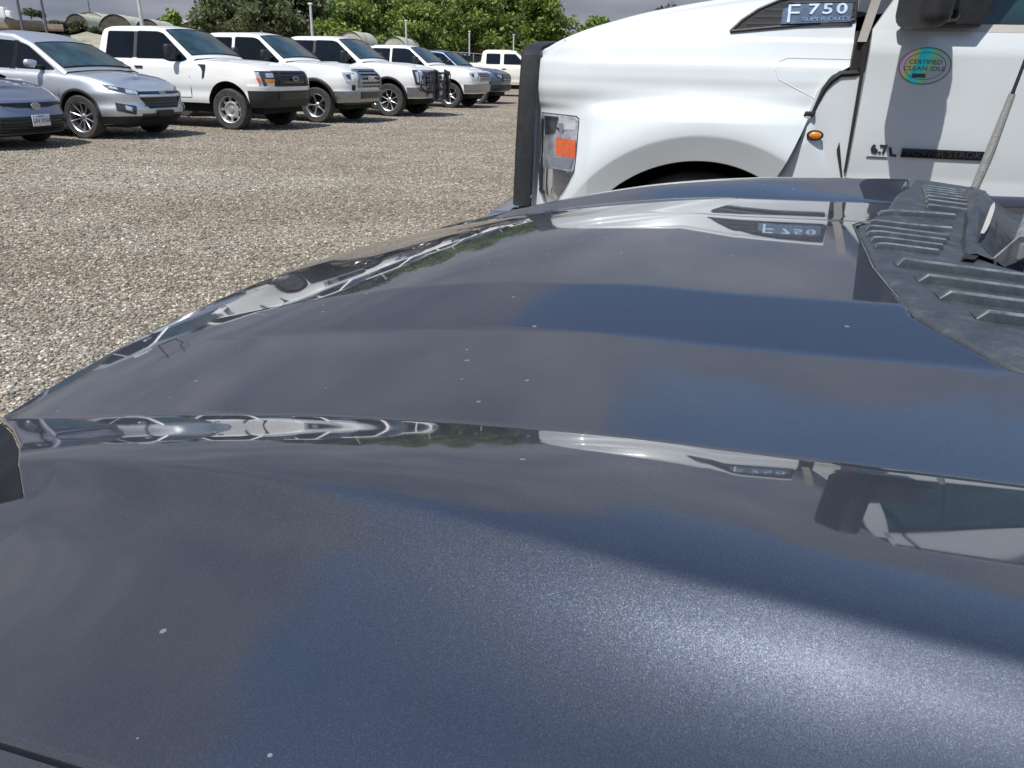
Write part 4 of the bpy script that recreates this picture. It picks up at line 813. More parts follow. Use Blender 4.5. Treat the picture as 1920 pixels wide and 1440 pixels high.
    def cabin(s):
        sp = s.sp; p = sp['cab']; x0, x1 = p[0][0], p[-1][0]; rows = []; b = sp['belt']
        for x in np.linspace(x0, x1, 110):
            zc = s.ctop(x); rr = .09; row = []; zb = b - .08
            for v in np.linspace(0, 1, 12): z = lerp(zb, max(zb + .001, zc - rr), v); row.append((x, s.cw(z), z))
            ye = s.cw(max(zb + .001, zc - rr))
            for t in np.linspace(0, math.pi / 2, 6)[1:]: row.append((x, ye - rr * (1 - math.cos(t)), max(zb + .001, zc - rr) + rr * math.sin(t)))
            yt = ye - rr; zt_ = row[-1][2]
            for k in (.2, .4, .6, .8, 1.0): row.append((x, yt * (1 - k), zt_ + .035 * (1 - (1 - k) ** 2)))
            rows.append([(a + s.bow(a, y, z), y, z) for a, y, z in row[::1]])
        mb = MB(); mb.grid(rows); mb.grid([[(a, -y, z) for a, y, z in r] for r in rows], flip=True)
        o = mb.build('roof_and_pillars', sp['paint'], s.root, sharp=50); return o
    def bow(s, x, y, z):
        """windscreen bows forward in the middle"""
        sp = s.sp; xr = sp['cab'][-2][0]; f = float(sstep(xr - .25, xr + .35, x)) if x < 90 else 0
        return f * .10 * (1 - min(1, abs(y) / sp['w']) ** 2) - f * .05
    def glass(s):
        sp = s.sp; p = sp['cab']; (xa, za), (xb, zb) = p[-2], p[-1]
        # windscreen between the pillars
        rows = []; d = Vector((zb - za, 0, xa - xb)).normalized(); nx, nz = abs(d.x), abs(d.z)
        for v in np.linspace(.05, .86, 12):
            x = lerp(xa, xb, v); row = []
            for u in np.linspace(-1, 1, 21):
                z0 = s.ctop(x); ye = s.cw(z0 - .09) - .075; y = u * ye; k = 1 - abs(y) / (s.cw(z0 - .09) - .09 + 1e-6); k = max(0, min(1, k)); z = z0 + .035 * (1 - (1 - k) ** 2) ; row.append((x + s.bow(x, y, z) + nx * .014, y, z + nz * .012))
            rows.append(row)
        mb = MB(); mb.grid(rows); ws = mb.build('windshield', sp.get('wind', M['wind']), s.root)
        mb = MB(); r0 = rows
        per = r0[0] + [r[-1] for r in r0[1:]] + r0[-1][::-1][1:] + [r[0] for r in r0[::-1][1:-1]]
        mb.tube([Vector(q) for q in per] + [Vector(per[0])], .010, 5); mb.build('windshield_seal', M['seal'], s.root)
        for sg in (1, -1):
            for poly in sp['panes']:
                mb = MB(); q = round_poly(poly, .045)
                fn = lambda a, b, d, sg=sg: (a + s.bow(a, s.cw(b), b), sg * (s.cw(b) + d), b)
                mb.slab(q, lambda a, b, d: fn(a, b, d + .002), .005); mb.build('side_window', M['tint'], s.root)
            if sp.get('pillar'):
                mb = MB(); mb.slab(sp['pillar'], lambda a, b, d, sg=sg: (a, sg * (s.cw(b) + d + .001), b), .005); mb.build('door_pillar', sp.get('pillar_m', M['gloss_black']), s.root, smooth=False)
        if sp.get('rear_glass', True):
            x0, z0 = p[0]; x1, z1 = p[1]; rows = []
            for v in np.linspace(.25, .92, 6):
                z = lerp(z0, z1, v); x = lerp(x0, x1, v) - .012; ye = s.cw(z) - .16; rows.append([(x, u * ye, z) for u in np.linspace(-1, 1, 9)])
            mb = MB(); mb.grid(rows); mb.build('rear_window', M['tint'], s.root)
    def patch(s, name, quad, m, d=.006, parent=None, sides=(1, -1), nu=10, nv=6, t=None, mirror_centre=False):
        """quad: four (a, z) corners on the unrolled outline; a slab standing d proud of the skin"""
        out = []
        for sg in sides:
            P = []
            for i in range(nu + 1):
                u = i / nu; row = []
                for j in range(nv + 1):
                    v = j / nv; a = lerp(lerp(quad[0][0], quad[1][0], u), lerp(quad[3][0], quad[2][0], u), v); z = lerp(lerp(quad[0][1], quad[1][1], u), lerp(quad[3][1], quad[2][1], u), v)
                    row.append((a, z))
                P.append(row)
            def f(a, z, dd):
                if mirror_centre: return s.pt(abs(a), z, dd, 1 if a >= 0 else -1)
                return s.pt(a, z, dd, sg)
            G = [[f(*P[0][j], -.02) for j in range(nv + 1)]] + [[f(a, z, d) for a, z in row] for row in P] + [[f(*P[-1][j], -.02) for j in range(nv + 1)]]
            G = [[f(*( [P[0]] + P + [P[-1]])[i][0], -.02)] + r + [f(*([P[0]] + P + [P[-1]])[i][-1], -.02)] for i, r in enumerate(G)]
            mb = MB(); mb.grid(G); out.append(mb.build(name, m, parent or s.root, sharp=40))
            if mirror_centre: break
        return out
    def front(s, name, hw0, hw1, z0, z1, m, d=.008, parent=None, nu=24):
        """panel across the nose, half widths hw0 at z0 and hw1 at z1 (along the outline)"""
        return s.patch(name, [(-hw0, z0), (hw0, z0), (hw1, z1), (-hw1, z1)], m, d, parent, mirror_centre=True, nu=nu)[0]
    def bars(s, name, hw, zs, h, m, d=.02, parent=None):
        for z in zs: s.front(name, hw, hw, z - h / 2, z + h / 2, m, d, parent)
    def seams(s):
        sp = s.sp
        for sg in (1, -1):
            for pl in sp['seams']:
                mb = MB(); pts = [s.pt(s.a_of_x(a), b, -.0015, sg) for a, b in pl]; mb.tube(pts, .0065, 5); mb.build('door_gap', M['seal'], s.root)
            for a, b in sp['handles']:
                x, y, z = s.pt(s.a_of_x(a), b, .012, sg); mb = MB(); mb.box((x, y, z), (.19, .035, .035), .012); mb.build('door_handle', sp.get('handle_m', M['black']), s.root)
    def mirrors(s):
        sp = s.sp; mx, mz = sp['mirror']; big = sp.get('mirror_size', (.13, .24, .20)); mm = sp.get('mirror_m', M['black'])
        for sg in (1, -1):
            e = empty('side_mirror', (mx, sg * (s.cw(mz) + .0), mz), 0, s.root)
            mb = MB(); mb.box((0, sg * (.10 + big[1] / 2), .03), big, .05, fn=lambda x, y, z: (x - abs(y) * .18, y, z + abs(y) * .06)); mb.build('mirror_shell', mm, e)
            mb = MB(); mb.box((-.03, sg * (.10 + big[1] / 2), .03), (big[0] * .8, big[1] * .86, big[2] * .82), .03, fn=lambda x, y, z: (x - abs(y) * .18, y, z + abs(y) * .06)); 
            mb = MB(); mb.box((0, sg * .05, -.01), (.10, .16, .06), .02); mb.build('mirror_arm', M['black'], e)
    def wheels(s):
        sp = s.sp; r = sp['wr']; tw = sp.get('tw', .24); h = tw / 2; style = sp['rim']; rr = r * sp.get('rimf', .66)
        for wx in sp['axles']:
            for sg in (1, -1):
                e = empty('wheel', (wx, sg * (sp['w'] - .02 - h), r - .006), 0, s.root)
                mb = MB(); mb.lathe([(rr * .96, -h * .8), (rr * 1.02, -h * .92), (r * .92, -h), (r * .975, -h * .86), (r, -h * .6), (r, h * .6), (r * .975, h * .86), (r * .92, h), (rr * 1.02, h * .92), (rr * .96, h * .8)], (0, 0, 0), 'y', 44)
                mb.build('tyre', M['rubber'], e)
                mb = MB(); m = sp.get('rim_m', M['alloy'])
                mb.lathe([(rr * .99, sg * h * .90), (rr * .93, sg * h * .80), (rr * .90, sg * h * .3), (rr * .88, -sg * h * .7)], (0, 0, 0), 'y', 44)
                if style == 'steel':
                    mb.lathe([(0, sg * h * .46), (rr * .16, sg * h * .46), (rr * .20, sg * h * .30), (rr * .42, sg * h * .28), (rr * .50, sg * h * .50), (rr * .60, sg * h * .42), (rr * .66, sg * h * .15)], (0, 0, 0), 'y', 44)
                    for k in range(8):
                        t = 2 * math.pi * k / 8; mb.slab([(math.cos(t + q) * rr * f, math.sin(t + q) * rr * f) for q, f in ((-.13, .60), (.13, .60), (.12, .94), (-.12, .94))], lambda a, b, d: (a, sg * (h * .38 + d), b), .015)
                else:
                    ns = style; wd = {5: .30, 6: .24, 8: .17, 10: .13}[ns]
                    mb.lathe([(0, sg * h * .55), (rr * .15, sg * h * .52), (rr * .22, sg * h * .40), (rr * .22, 0)], (0, 0, 0), 'y', 24)
                    for k in range(ns):
                        t = 2 * math.pi * (k + .5) / ns
                        def q(rad, ang, dd): return (rad * math.cos(t + ang), sg * dd, rad * math.sin(t + ang))
                        sec = [(.17, wd * 1.0, h * .48), (.5, wd * .42, h * .55), (.8, wd * .42, h * .72), (.95, wd * .62, h * .82)]
                        mb.grid([[q(rr * f, -wa, dd - .02), q(rr * f, -wa * .7, dd), q(rr * f, 0, dd + .005), q(rr * f, wa * .7, dd), q(rr * f, wa, dd - .02)] for f, wa, dd in sec])
                mb.build('rim', m, e)
                mb = MB(); mb.lathe([(0, -sg * h * .15), (rr * .90, -sg * h * .15)], (0, 0, 0), 'y', 24); mb.build('brake_disc', M['dark'], e)
    def flare(s, m, wd=.06, d=.03):
        sp = s.sp
        for wx in sp['axles']:
            for sg in (1, -1):
                rows = []
                for t in np.linspace(-.12, math.pi + .12, 34):
                    row = []
                    for r_, dd in ((sp['arch'] - .004, .0), (sp['arch'] - .004, d), (sp['arch'] + wd * .6, d), (sp['arch'] + wd, .002)):
                        x = wx + r_ * math.cos(t); z = sp['wz'] + r_ * math.sin(t) * sp.get('archsq', 1.0); z = max(z, s.zb(x) + .0); row.append(s.pt(s.a_of_x(min(x, s.h[s.iside, 0])), z, dd, sg) if x <= s.h[s.iside, 0] else s.pt(s.arc[s.iside] - (x - s.h[s.iside, 0]) * 1.0, z, dd, sg))
                    rows.append(row)
                mb = MB(); mb.grid(rows); mb.build('wheel_flare', m, s.root)
    def underside(s):
        sp = s.sp; x0, x1 = sp['xr'] + .25, sp['xf'] - .3
        mb = MB(); mb.box(((x0 + x1) / 2, 0, sp.get('uz', .42)), (x1 - x0, sp['w'] * 1.35, .22), .02); mb.box((sp['axles'][0], 0, sp['wr']), (.12, 1.4, .12)); mb.box((sp['axles'][1], 0, sp['wr']), (.14, 1.4, .14), .02); mb.build('underbody', M['dark'], s.root)
    def basics(s):
        s.body(); s.cabin(); s.glass(); s.seams(); s.mirrors(); s.wheels(); s.underside()
        if s.sp.get('bed'):
            x0, x1 = s.sp['bed']; mb = MB(); mb.grid([[(x, y * (s.sp['w'] - .13), s.zt(x) + .022 + .03 * (1 - y * y)) for y in np.linspace(-1, 1, 9)] for x in (x0 + .08, x1 - .02)]); mb.build('bed_cover', M['black'], s.root)
        for sg in (1, -1):
            A = s.arc[-1]; s.patch('tail_light', [(A - .42, s.zt(s.sp['xr'] + .1) - .42), (A - .62, s.zt(s.sp['xr'] + .1) - .42), (A - .62, s.zt(s.sp['xr'] + .1) - .08), (A - .42, s.zt(s.sp['xr'] + .1) - .08)], M['tail'], .008, sides=(sg,))
M['tail'] = mat('tail_lens', (.25, .01, .01), .2, coat=1., noise=(40, .2))

def pickup_spec(**k):
    d = dict(paint=M['white'], xf=2.78, xr=-3.05, w=1.0, kf=.60, top=[(-3.2, 1.38), (-1.22, 1.38), (-.9, 1.27), (.95, 1.27), (1.15, 1.31), (1.9, 1.285), (2.4, 1.235), (2.7, 1.17), (2.9, 1.12)], bot=[(-3.2, .60), (-2.9, .52), (-1.4, .50), (1.3, .50), (2.35, .46), (2.9, .46)],
             belt=1.27, cab=[(-1.28, 1.25), (-1.20, 1.86), (-1.0, 1.92), (.0, 1.93), (.30, 1.885), (1.12, 1.32)], axles=[-1.83, 1.86], wz=.46, arch=.475, wr=.40, rim=6, tuck=.05, crease=.95, waist=.72, rtop=.10, lean=[(.4, .06), (.7, 0), (1.0, .01), (1.25, .08)],
             panes=[[(-1.08, 1.32), (-.38, 1.32), (-.38, 1.83), (-1.03, 1.83)], [(-.30, 1.32), (.38, 1.32), (.55, 1.275), (.86, 1.275), (.98, 1.32), (.34, 1.80), (.20, 1.835), (-.30, 1.84)]],
             seams=[[(-.34, 1.27), (-.34, .95), (-.34, .60)], [(.98, 1.27), (1.02, 1.0), (1.0, .60)], [(-1.0, 1.27), (-1.0, .8), (-1.0, .60)], [(-1.25, 1.34), (-1.25, .9), (-1.25, .56)], [(1.0, .60), (.3, .59), (-1.0, .60)]],
             handles=[(-.20, 1.16)], mirror=(.72, 1.42), mirror_size=(.13, .22, .26), bed=(-2.95, -1.38), crown=.05, shoulder=.085, lean_in=.30)
    d.update(k); return d
VG = 'vehicles parked in a row across the gravel'
HEAD = R(-16)
def place(wx, wy, sp, head=HEAD):
    """put the vehicle so that its near-side front tyre touches the ground at (wx, wy)"""
    sc = sp.get('scale', 1); fx, fy = sp['axles'][1] * sc, -(sp['w'] - .10) * sc; c, s_ = math.cos(head), math.sin(head)
    return (wx - (fx * c - fy * s_), wy - (fx * s_ + fy * c), 0), head
def vehicle(name, wx, wy, sp, label, cat, head=HEAD):
    loc, rz = place(wx, wy, sp, head); v = Vehicle(name, loc, rz, sp, label, cat, VG if name == 'pickup_truck' else VG); v.basics(); return v
def nose_arc(v): return v.arc[v.iside]

def build_row():
    # 1 white pickup with black grille and black bumper
    sp = pickup_spec(scale=1.02, rim='steel', rim_m=M['steel'], pillar=[(-.40, 1.335), (-.28, 1.335), (-.28, 1.83), (-.40, 1.83)], pillar_m=M['greyblack'])
    v = vehicle('pickup_truck', -6.00, 16.96, sp, 'white pickup with black grille, black bumper and steel wheels beside the silver crossover', 'pickup truck')
    g = v.front('grille', .62, .60, .86, 1.13, M['black'], .022)
    v.front('grille_opening', .46, .48, .91, 1.09, M['gloss_black'], .034)
    for z in (.955, 1.00, 1.045): v.front('grille_bar', .45, .45, z - .010, z + .010, M['black'], .05)
    v.patch('grille_frame', [(.44, .88), (.50, .88), (.50, 1.12), (.44, 1.12)], M['black'], .045)
    v.front('grille_frame', .62, .60, 1.115, 1.15, M['black'], .04); v.front('grille_frame', .62, .60, .85, .885, M['black'], .04)
    lampset(v, .62, 1.02, .80, 1.14, 'c')
    v.front('front_bumper', 1.18, 1.20, .44, .76, M['black'], .05, nu=40); v.front('bumper_step', .55, .58, .60, .74, M['gloss_black'], .062)
    v.front('bumper_top', 1.22, 1.22, .765, .855, M['white'], .030, nu=40)
    oval(v, 1.0, .11, .045, M['badge_blue'], .075)
    for sg in (1, -1):
        mb = MB(); mb.slab([(1.22, 1.235), (1.41, 1.235), (1.41, 1.18), (1.36, 1.00), (1.31, .96), (1.33, 1.10), (1.30, 1.18)], lambda a, b, d: v.pt(v.a_of_x(a), b, d + .001, sg), .008); mb.build('fender_vent', M['black'], v.root, smooth=False)
    # 2 white pickup with silver grille, black flares
    sp = pickup_spec(scale=1.02, rim=5, mirror_size=(.12, .22, .20), xf=2.80)
    v = vehicle('pickup_truck', -4.86, 19.62, sp, 'white pickup with a tall silver barred grille and black wheel flares', 'pickup truck')
    v.flare(M['black'], .07, .028)
    v.front('grille', .55, .50, .80, 1.19, M['gloss_black'], .022); v.bars('grille_bar', .50, (.86, .95, 1.04, 1.12), .042, M['grey_chrome'], .055)
    v.front('grille_frame', .56, .52, 1.165, 1.21, M['grey_chrome'], .065); v.patch('grille_frame', [(.48, .79), (.57, .79), (.53, 1.20), (.45, 1.20)], M['grey_chrome'], .062)
    lampset(v, .60, .98, .90, 1.13, 'w'); v.patch('fog_recess', [(.66, .74), (.76, .74), (.76, .86), (.66, .86)], M['gloss_black'], .012)
    v.front('front_bumper', 1.16, 1.20, .47, .72, M['grey_chrome'], .06, nu=40); v.front('bumper_inset', .50, .52, .55, .70, M['gloss_black'], .07); v.front('lower_valance', .98, 1.0, .42, .50, M['black'], .02)
    badge3(v, 1.0)
    # 3 white pickup with chrome bumper and black brush guard
    sp = pickup_spec(scale=1.05, rim=8, arch=.49, wr=.415, pillar=[(-.40, 1.335), (-.28, 1.335), (-.28, 1.83), (-.40, 1.83)], pillar_m=M['greyblack'])
    v = vehicle('pickup_truck', -3.62, 22.83, sp, 'white pickup with a black brush guard in front of its chrome bumper', 'pickup truck')
    v.flare(M['black'], .05, .02)
    v.front('grille', .66, .64, .78, 1.17, M['grey_chrome'], .022); v.bars('grille_bar', .60, (.86, .98, 1.10), .05, M['gloss_black'], .04)
    lampset(v, .66, .98, .78, 1.17, 'b')
    v.front('front_bumper', 1.14, 1.16, .50, .74, M['grey_chrome'], .07, nu=40)
    bgd = empty('brush_guard', (2.80, 0, .8), 0, v.root)
    for yy in (.36, -.36): mb = MB(); mb.slab([(.06, -.38), (.24, -.34), (.26, .10), (.20, .36), (.12, .40), (.08, .1)], lambda a, b, d, yy=yy: (a, yy + d, b), .05); mb.build('guard_upright', M['black'], bgd)
    for z in (-.28, -.10, .10, .30): mb = MB(); mb.tube([(.16, -.38, z), (.22, 0, z), (.16, .40, z)], .026, 8); mb.build('guard_rail', M['black'], bgd)
    for sg in (1, -1):
        mb = MB(); mb.tube([(.17, sg * .36, .34), (.14, sg * .70, .32), (.02, sg * .92, .22), (-.02, sg * .94, -.05), (.05, sg * .82, -.16), (.15, sg * .36, -.18)], .028, 8)
        for k in range(4): mb.tube([(.12, sg * (.46 + .12 * k), .32 - .01 * k), (.12, sg * (.46 + .12 * k), -.17)], .014, 6)
        mb.build('lamp_guard', M['black'], bgd)
    # 4 white pickup with chrome grille further back
    sp = pickup_spec(scale=1.02, rim=6)
    v = vehicle('pickup_truck', -2.40, 28.45, sp, 'white pickup with chrome grille and bumper next to the dark blue one at the end', 'pickup truck')
    v.front('grille', .60, .58, .86, 1.14, M['gloss_black'], .022); v.bars('grille_bar', .58, (.90, .98, 1.06, 1.12), .035, M['grey_chrome'], .05)
    v.patch('grille_frame', [(.55, .85), (.61, .85), (.60, 1.15), (.54, 1.15)], M['chrome'], .05); lampset(v, .64, .98, .90, 1.14, 'w'); v.front('front_bumper', 1.16, 1.18, .50, .76, M['grey_chrome'], .06, nu=40)
    # 5 slate blue pickup at the end
    sp = pickup_spec(scale=.98, rim=5, paint=M['slate'])
    v = vehicle('pickup_truck', -1.62, 32.2, sp, 'dark slate blue pickup at the far end of the parked row', 'pickup truck')
    v.front('grille', .58, .56, .84, 1.14, M['gloss_black'], .022); v.bars('grille_bar', .54, (.92, 1.02), .03, M['grey_chrome'], .04); lampset(v, .62, .94, .94, 1.14, 'b'); v.front('front_bumper', 1.12, 1.16, .50, .72, M['black'], .05, nu=40)
    # half-hidden white pickup in the slot between
    sp = pickup_spec(scale=1.0, rim=6)
    v = vehicle('pickup_truck', -3.02, 25.7, dict(sp), 'white pickup hardly seen behind the one with the brush guard, its nose set further back', 'pickup truck'); v.root.location.x -= 1.5; v.root.location.y += .6
    v.front('grille', .58, .56, .84, 1.14, M['gloss_black'], .022); lampset(v, .62, .94, .94, 1.14, 'w'); v.front('front_bumper', 1.12, 1.16, .50, .72, M['grey_chrome'], .05, nu=40)
    # far cream pickup standing square to the view
    sp = pickup_spec(scale=1.1, rim=6, paint=M['cream'], panes=[[(-1.02, 1.345), (-.38, 1.345), (-.38, 1.78), (-1.0, 1.78)], [(-.22, 1.345), (.55, 1.345), (.80, 1.34), (.30, 1.78), (-.22, 1.78)]])
    v = vehicle('pickup_truck', 1.45, 41.0, sp, 'cream pickup standing sideways beyond the end of the row, seen beside the black truck grille', 'pickup truck', R(-3)); v.root['group'] = 'pickups beyond the row'
    del v.root['group']
    v.front('grille', .58, .56, .84, 1.14, M['gloss_black'], .022); lampset(v, .62, .94, .94, 1.14, 'w'); v.front('front_bumper', 1.12, 1.16, .50, .72, M['grey_chrome'], .05, nu=40)
    # silver crossover
    sp = dict(paint=M['silver'], xf=2.35, xr=-2.28, w=.93, kf=.72, mf=2.0, nf=3.4, top=[(-2.4, 1.08), (-1.2, 1.10), (.2, 1.07), (.95, 1.055), (1.5, 1.01), (2.0, .92), (2.25, .83), (2.45, .76)], bot=[(-2.5, .30), (-1.8, .26), (1.8, .24), (2.5, .26)],
              belt=1.04, cab=[(-2.15, 1.02), (-1.85, 1.45), (-1.45, 1.60), (-.5, 1.665), (-.05, 1.635), (.35, 1.50), (1.20, 1.05)], axles=[-1.36, 1.37], wz=.375, arch=.395, wr=.355, rim=10, tuck=.07, crease=.72, tumble=.30, waist=.58, rtop=.10, lean=[(.2, .16), (.38, .02), (.5, 0), (.75, .04), (.95, .20)],
              panes=[[(-1.65, 1.12), (-.75, 1.10), (-.68, 1.54), (-1.2, 1.53)], [(-.66, 1.10), (.0, 1.09), (.02, 1.52), (-.60, 1.555)][::1], [(.10, 1.09), (.90, 1.075), (.96, 1.09), (.55, 1.32), (.30, 1.455), (.10, 1.505)]],
              pillar=[(-.02, 1.08), (.10, 1.08), (.12, 1.52), (.0, 1.53)], seams=[[(.05, 1.03), (.07, .8), (.05, .34)], [(.98, 1.02), (1.02, .78), (.94, .36)], [(-.95, 1.03), (-.92, .7), (-.86, .36)], [(.94, .36), (0, .34), (-.86, .36)]], handles=[(.18, .90), (-.75, .92)],
              handle_m=M['silver'], mirror=(.66, 1.13), mirror_m=M['silver'], mirror_size=(.11, .20, .12), crown=.05, shoulder=.085, lean_in=.42, uz=.30, rimf=.70, tw=.225, scale=1.04)
    v = vehicle('crossover_car', -7.66, 14.25, sp, 'silver crossover parked between the grey sedan and the first white pickup', 'car')
    N_ = nose_arc(v)
    v.front('grille', .34, .52, .50, .68, M['gloss_black'], .014); v.bars('grille_bar', .44, (.55, .60, .645), .012, M['greyblack'], .020)
    v.front('upper_grille', .55, .50, .735, .775, M['gloss_black'], .012); v.front('chrome_bar', .52, .52, .70, .722, M['chrome'], .018); oval(v, .75, .07, .025, M['grey_chrome'], .03)
    for sg in (1, -1):
        v.patch('headlight', [(.52, .715), (1.02, .80), (1.16, .885), (.50, .79)], M['lamp_dark'], .010, sides=(sg,)); v.patch('headlight_lens', [(.54, .725), (.74, .755), (.74, .815), (.54, .79)], M['lamp'], .018, sides=(sg,)); v.patch('headlight_lens', [(.86, .80), (.98, .825), (1.04, .86), (.88, .835)], M['lamp'], .018, sides=(sg,))
        v.patch('fog_bezel', [(.62, .40), (.92, .47), (.94, .60), (.60, .55)], M['lamp_dark'], .010, sides=(sg,)); v.patch('fog_light', [(.68, .46), (.78, .49), (.78, .56), (.68, .53)], M['lamp'], .018, sides=(sg,))
    v.front('lower_valance', 1.30, 1.30, .245, .375, M['black'], .010, nu=40); v.front('lower_intake', .48, .50, .31, .41, M['gloss_black'], .022); v.front('plate_holder', .19, .19, .355, .465, M['black'], .04)
    v.flare(M['black'], .035, .008)
    mb = MB(); mb.slab([(1.0, .25), (-1.0, .25), (-1.0, .36), (1.0, .36)], lambda a, b, d: v.pt(v.a_of_x(a), b, d + .002, -1), .01); mb.build('sill_cladding', M['black'], v.root)
    # grey-blue sedan at the frame edge
    sp = dict(paint=M['greyblue'], xf=2.42, xr=-2.40, w=.92, kf=.85, mf=2.0, nf=3.2, top=[(-2.5, 1.02), (-1.5, 1.05), (.2, .99), (.9, .965), (1.5, .90), (2.0, .80), (2.3, .72), (2.5, .68)], bot=[(-2.5, .30), (-1.8, .22), (1.8, .20), (2.5, .21)],
              belt=.97, cab=[(-2.0, 1.0), (-1.2, 1.34), (-.6, 1.43), (-.2, 1.435), (.15, 1.36), (1.05, .975)], axles=[-1.40, 1.42], wz=.35, arch=.37, wr=.335, rim=10, tuck=.07, crease=.66, tumble=.30, waist=.52, rtop=.10, lean=[(.2, .06), (.35, .0), (.5, .02), (.68, .08), (.9, .26)],
              panes=[[(-1.35, 1.03), (-.55, 1.01), (-.52, 1.35), (-1.0, 1.31)], [(-.48, 1.01), (.78, .995), (.16, 1.29), (-.48, 1.36)]],
              seams=[[(-.5, .97), (-.5, .3)], [(.85, .95), (.88, .3)]], handles=[(-.35, .84), (-1.2, .86)], handle_m=M['greyblue'], mirror=(.58, 1.03), mirror_m=M['greyblue'], mirror_size=(.11, .2, .11), crown=.045, shoulder=.085, lean_in=.45, uz=.28, rimf=.7, tw=.215, scale=1.05)
    v = vehicle('sedan_car', -8.66, 11.95, sp, 'grey blue sedan with a white number plate at the left end of the row', 'car')
    v.front('upper_grille', .50, .56, .60, .645, M['gloss_black'], .012); v.front('upper_grille', .25, .52, .575, .61, M['gloss_black'], .010); oval(v, .60, .075, .045, M['grey_chrome'], .03)
    v.front('lower_grille', .74, .60, .24, .46, M['black'], .014, nu=30); v.bars('grille_slat', .58, (.27, .31, .35, .39, .43), .012, M['gloss_black'], .024)
    v.front('bumper_lip', .95, .95, .205, .235, M['greyblack'], .03, nu=36)
    for sg in (1, -1):
        v.patch('headlight', [(.58, .60), (1.02, .66), (1.12, .76), (.58, .655)], M['lamp_dark'], .010, sides=(sg,)); v.patch('headlight_lens', [(.70, .625), (.96, .665), (1.0, .71), (.70, .66)], M['lamp'], .018, sides=(sg,)); v.patch('side_vent', [(.78, .26), (.90, .26), (.86, .46), (.78, .44)], M['black'], .014, sides=(sg,))
    pl = empty('number_plate', v.pt(0, .40, .035), 0, v.root)
    mb = MB(); mb.box((.01, 0, 0), (.012, .31, .155), .004); mb.build('plate_sheet', M['plate'], pl)
    text_mesh('plate_letters', 'LAV 0Y64'[:8], M['plate_ink'], pl, .085, lambda a, b, d: (.017 + d, a, b - .005), .002, sx=.86)
    mb = MB(); mb.box((.0175, 0, .058), (.001, .12, .012)); mb.build('plate_strip', M['plate_ink'], pl)

def lampset(v, a0, a1, z0, z1, kind):
    for sg in (1, -1):
        P = lambda n, q, m, d: v.patch(n, q, m, d, sides=(sg,))
        P('headlight', [(a0, z0), (a1 - .06, z0 + .03), (a1 + .03, z1), (a0, z1)], M['lamp_dark'] if kind != 'w' else M['lamp'], .014)
        w, h = a1 - a0, z1 - z0
        if kind == 'c':
            P('headlight_lens', [(a0 + .03, z1 - .35 * h), (a0 + .5 * w, z1 - .35 * h), (a0 + .5 * w, z1 - .04), (a0 + .03, z1 - .04)], M['lamp'], .022)
            P('turn_lens', [(a0 + .02, z0 + .36 * h), (a0 + .55 * w, z0 + .36 * h), (a0 + .6 * w, z0 + .56 * h), (a0 + .02, z0 + .56 * h)], M['orange'], .024)
            P('headlight_lens', [(a0 + .03, z0 + .03), (a0 + .5 * w, z0 + .05), (a0 + .5 * w, z0 + .34 * h), (a0 + .03, z0 + .34 * h)], M['lamp'], .022)
            P('side_lens', [(a1 - .14, z0 + .05), (a1 - .05, z0 + .05), (a1 + .02, z1 - .02), (a1 - .06, z1 - .02)], M['lamp'], .022)
            P('side_lens', [(a1 - .10, z0 + .40 * h), (a1 - .03, z0 + .40 * h), (a1 + .0, z0 + .62 * h), (a1 - .07, z0 + .62 * h)], M['amber'], .026)
        else:
            P('headlight_lens', [(a0 + .03, z0 + .04), (a0 + .42 * w, z0 + .05), (a0 + .42 * w, z1 - .04), (a0 + .03, z1 - .04)], M['lamp'] if kind != 'w' else M['plate'], .022)
            P('headlight_lens', [(a0 + .52 * w, z0 + .08), (a1 - .10, z0 + .10), (a1 - .06, z1 - .05), (a0 + .52 * w, z1 - .04)], M['lamp'] if kind != 'w' else M['lamp_dark'], .022)
def oval(v, z, rx, rz, m, d):
    x, y, _ = v.pt(0, z, 0); e = [(math.cos(t), math.sin(t)) for t in np.linspace(0, 2 * math.pi, 24, endpoint=False)]
    mb = MB(); mb.slab([(rx * a, rz * b) for a, b in e], lambda a, b, dd: (x + d + dd - .01, a, z + b), .018); o = mb.build('emblem', m, v.root)
    mb = MB(); mb.grid([[(x + d + .012, rx * r * a, z + rz * r * b) for r in (1.03, .9)] for a, b in e], closeu=True); mb.build('emblem_ring', M['chrome'], v.root)
def badge3(v, z):
    x, y, _ = v.pt(0, z, 0); text_mesh('emblem', 'GMC', M['chrome'], v.root, .15, lambda a, b, d: (x + .062 + d, a, z + b), .01, bold=.004, sx=1.2)
M['greyblack'] = mat('grey_black_trim', (.06, .063, .07), .35, noise=(20, .2))
build_row()

# ------------------------------------------------------------------ background
def az(px):                                        # unit horizontal direction of an image column at the horizon
    y = YH + (px - 960) * SLOPE; d = cr * ((px - 960) / FPX) - cu * ((y - 720) / FPX) + fw; l = math.hypot(d.x, d.y); return d.x / l, d.y / l
def gp(px, D): a, b = az(px); return a * D, b * D
def zrow(px, y, D):
    d = cr * ((px - 960) / FPX) - cu * ((y - 720) / FPX) + fw; return CAM_H + D * d.z / math.hypot(d.x, d.y)
M['bank'] = mat('dry_bank_earth', (.30, .28, .21), .95, noise=(.35, .3, 8), bump=(3, .6, .15))
M['concrete'] = mat('tan_concrete', (.40, .33, .24), .9, noise=(1.2, .15))
M['rust'] = mat('brown_steel', (.16, .11, .07), .8, noise=(3, .2))
M['pole'] = mat('galvanised_pole', (.55, .56, .55), .5, metal=.2, noise=(4, .15))
M['darkpole'] = mat('weathered_pole', (.10, .10, .12), .8, noise=(4, .2))
M['fabric'] = mat('faded_canvas', (.42, .42, .34), .85, noise=(1.5, .25, 6))
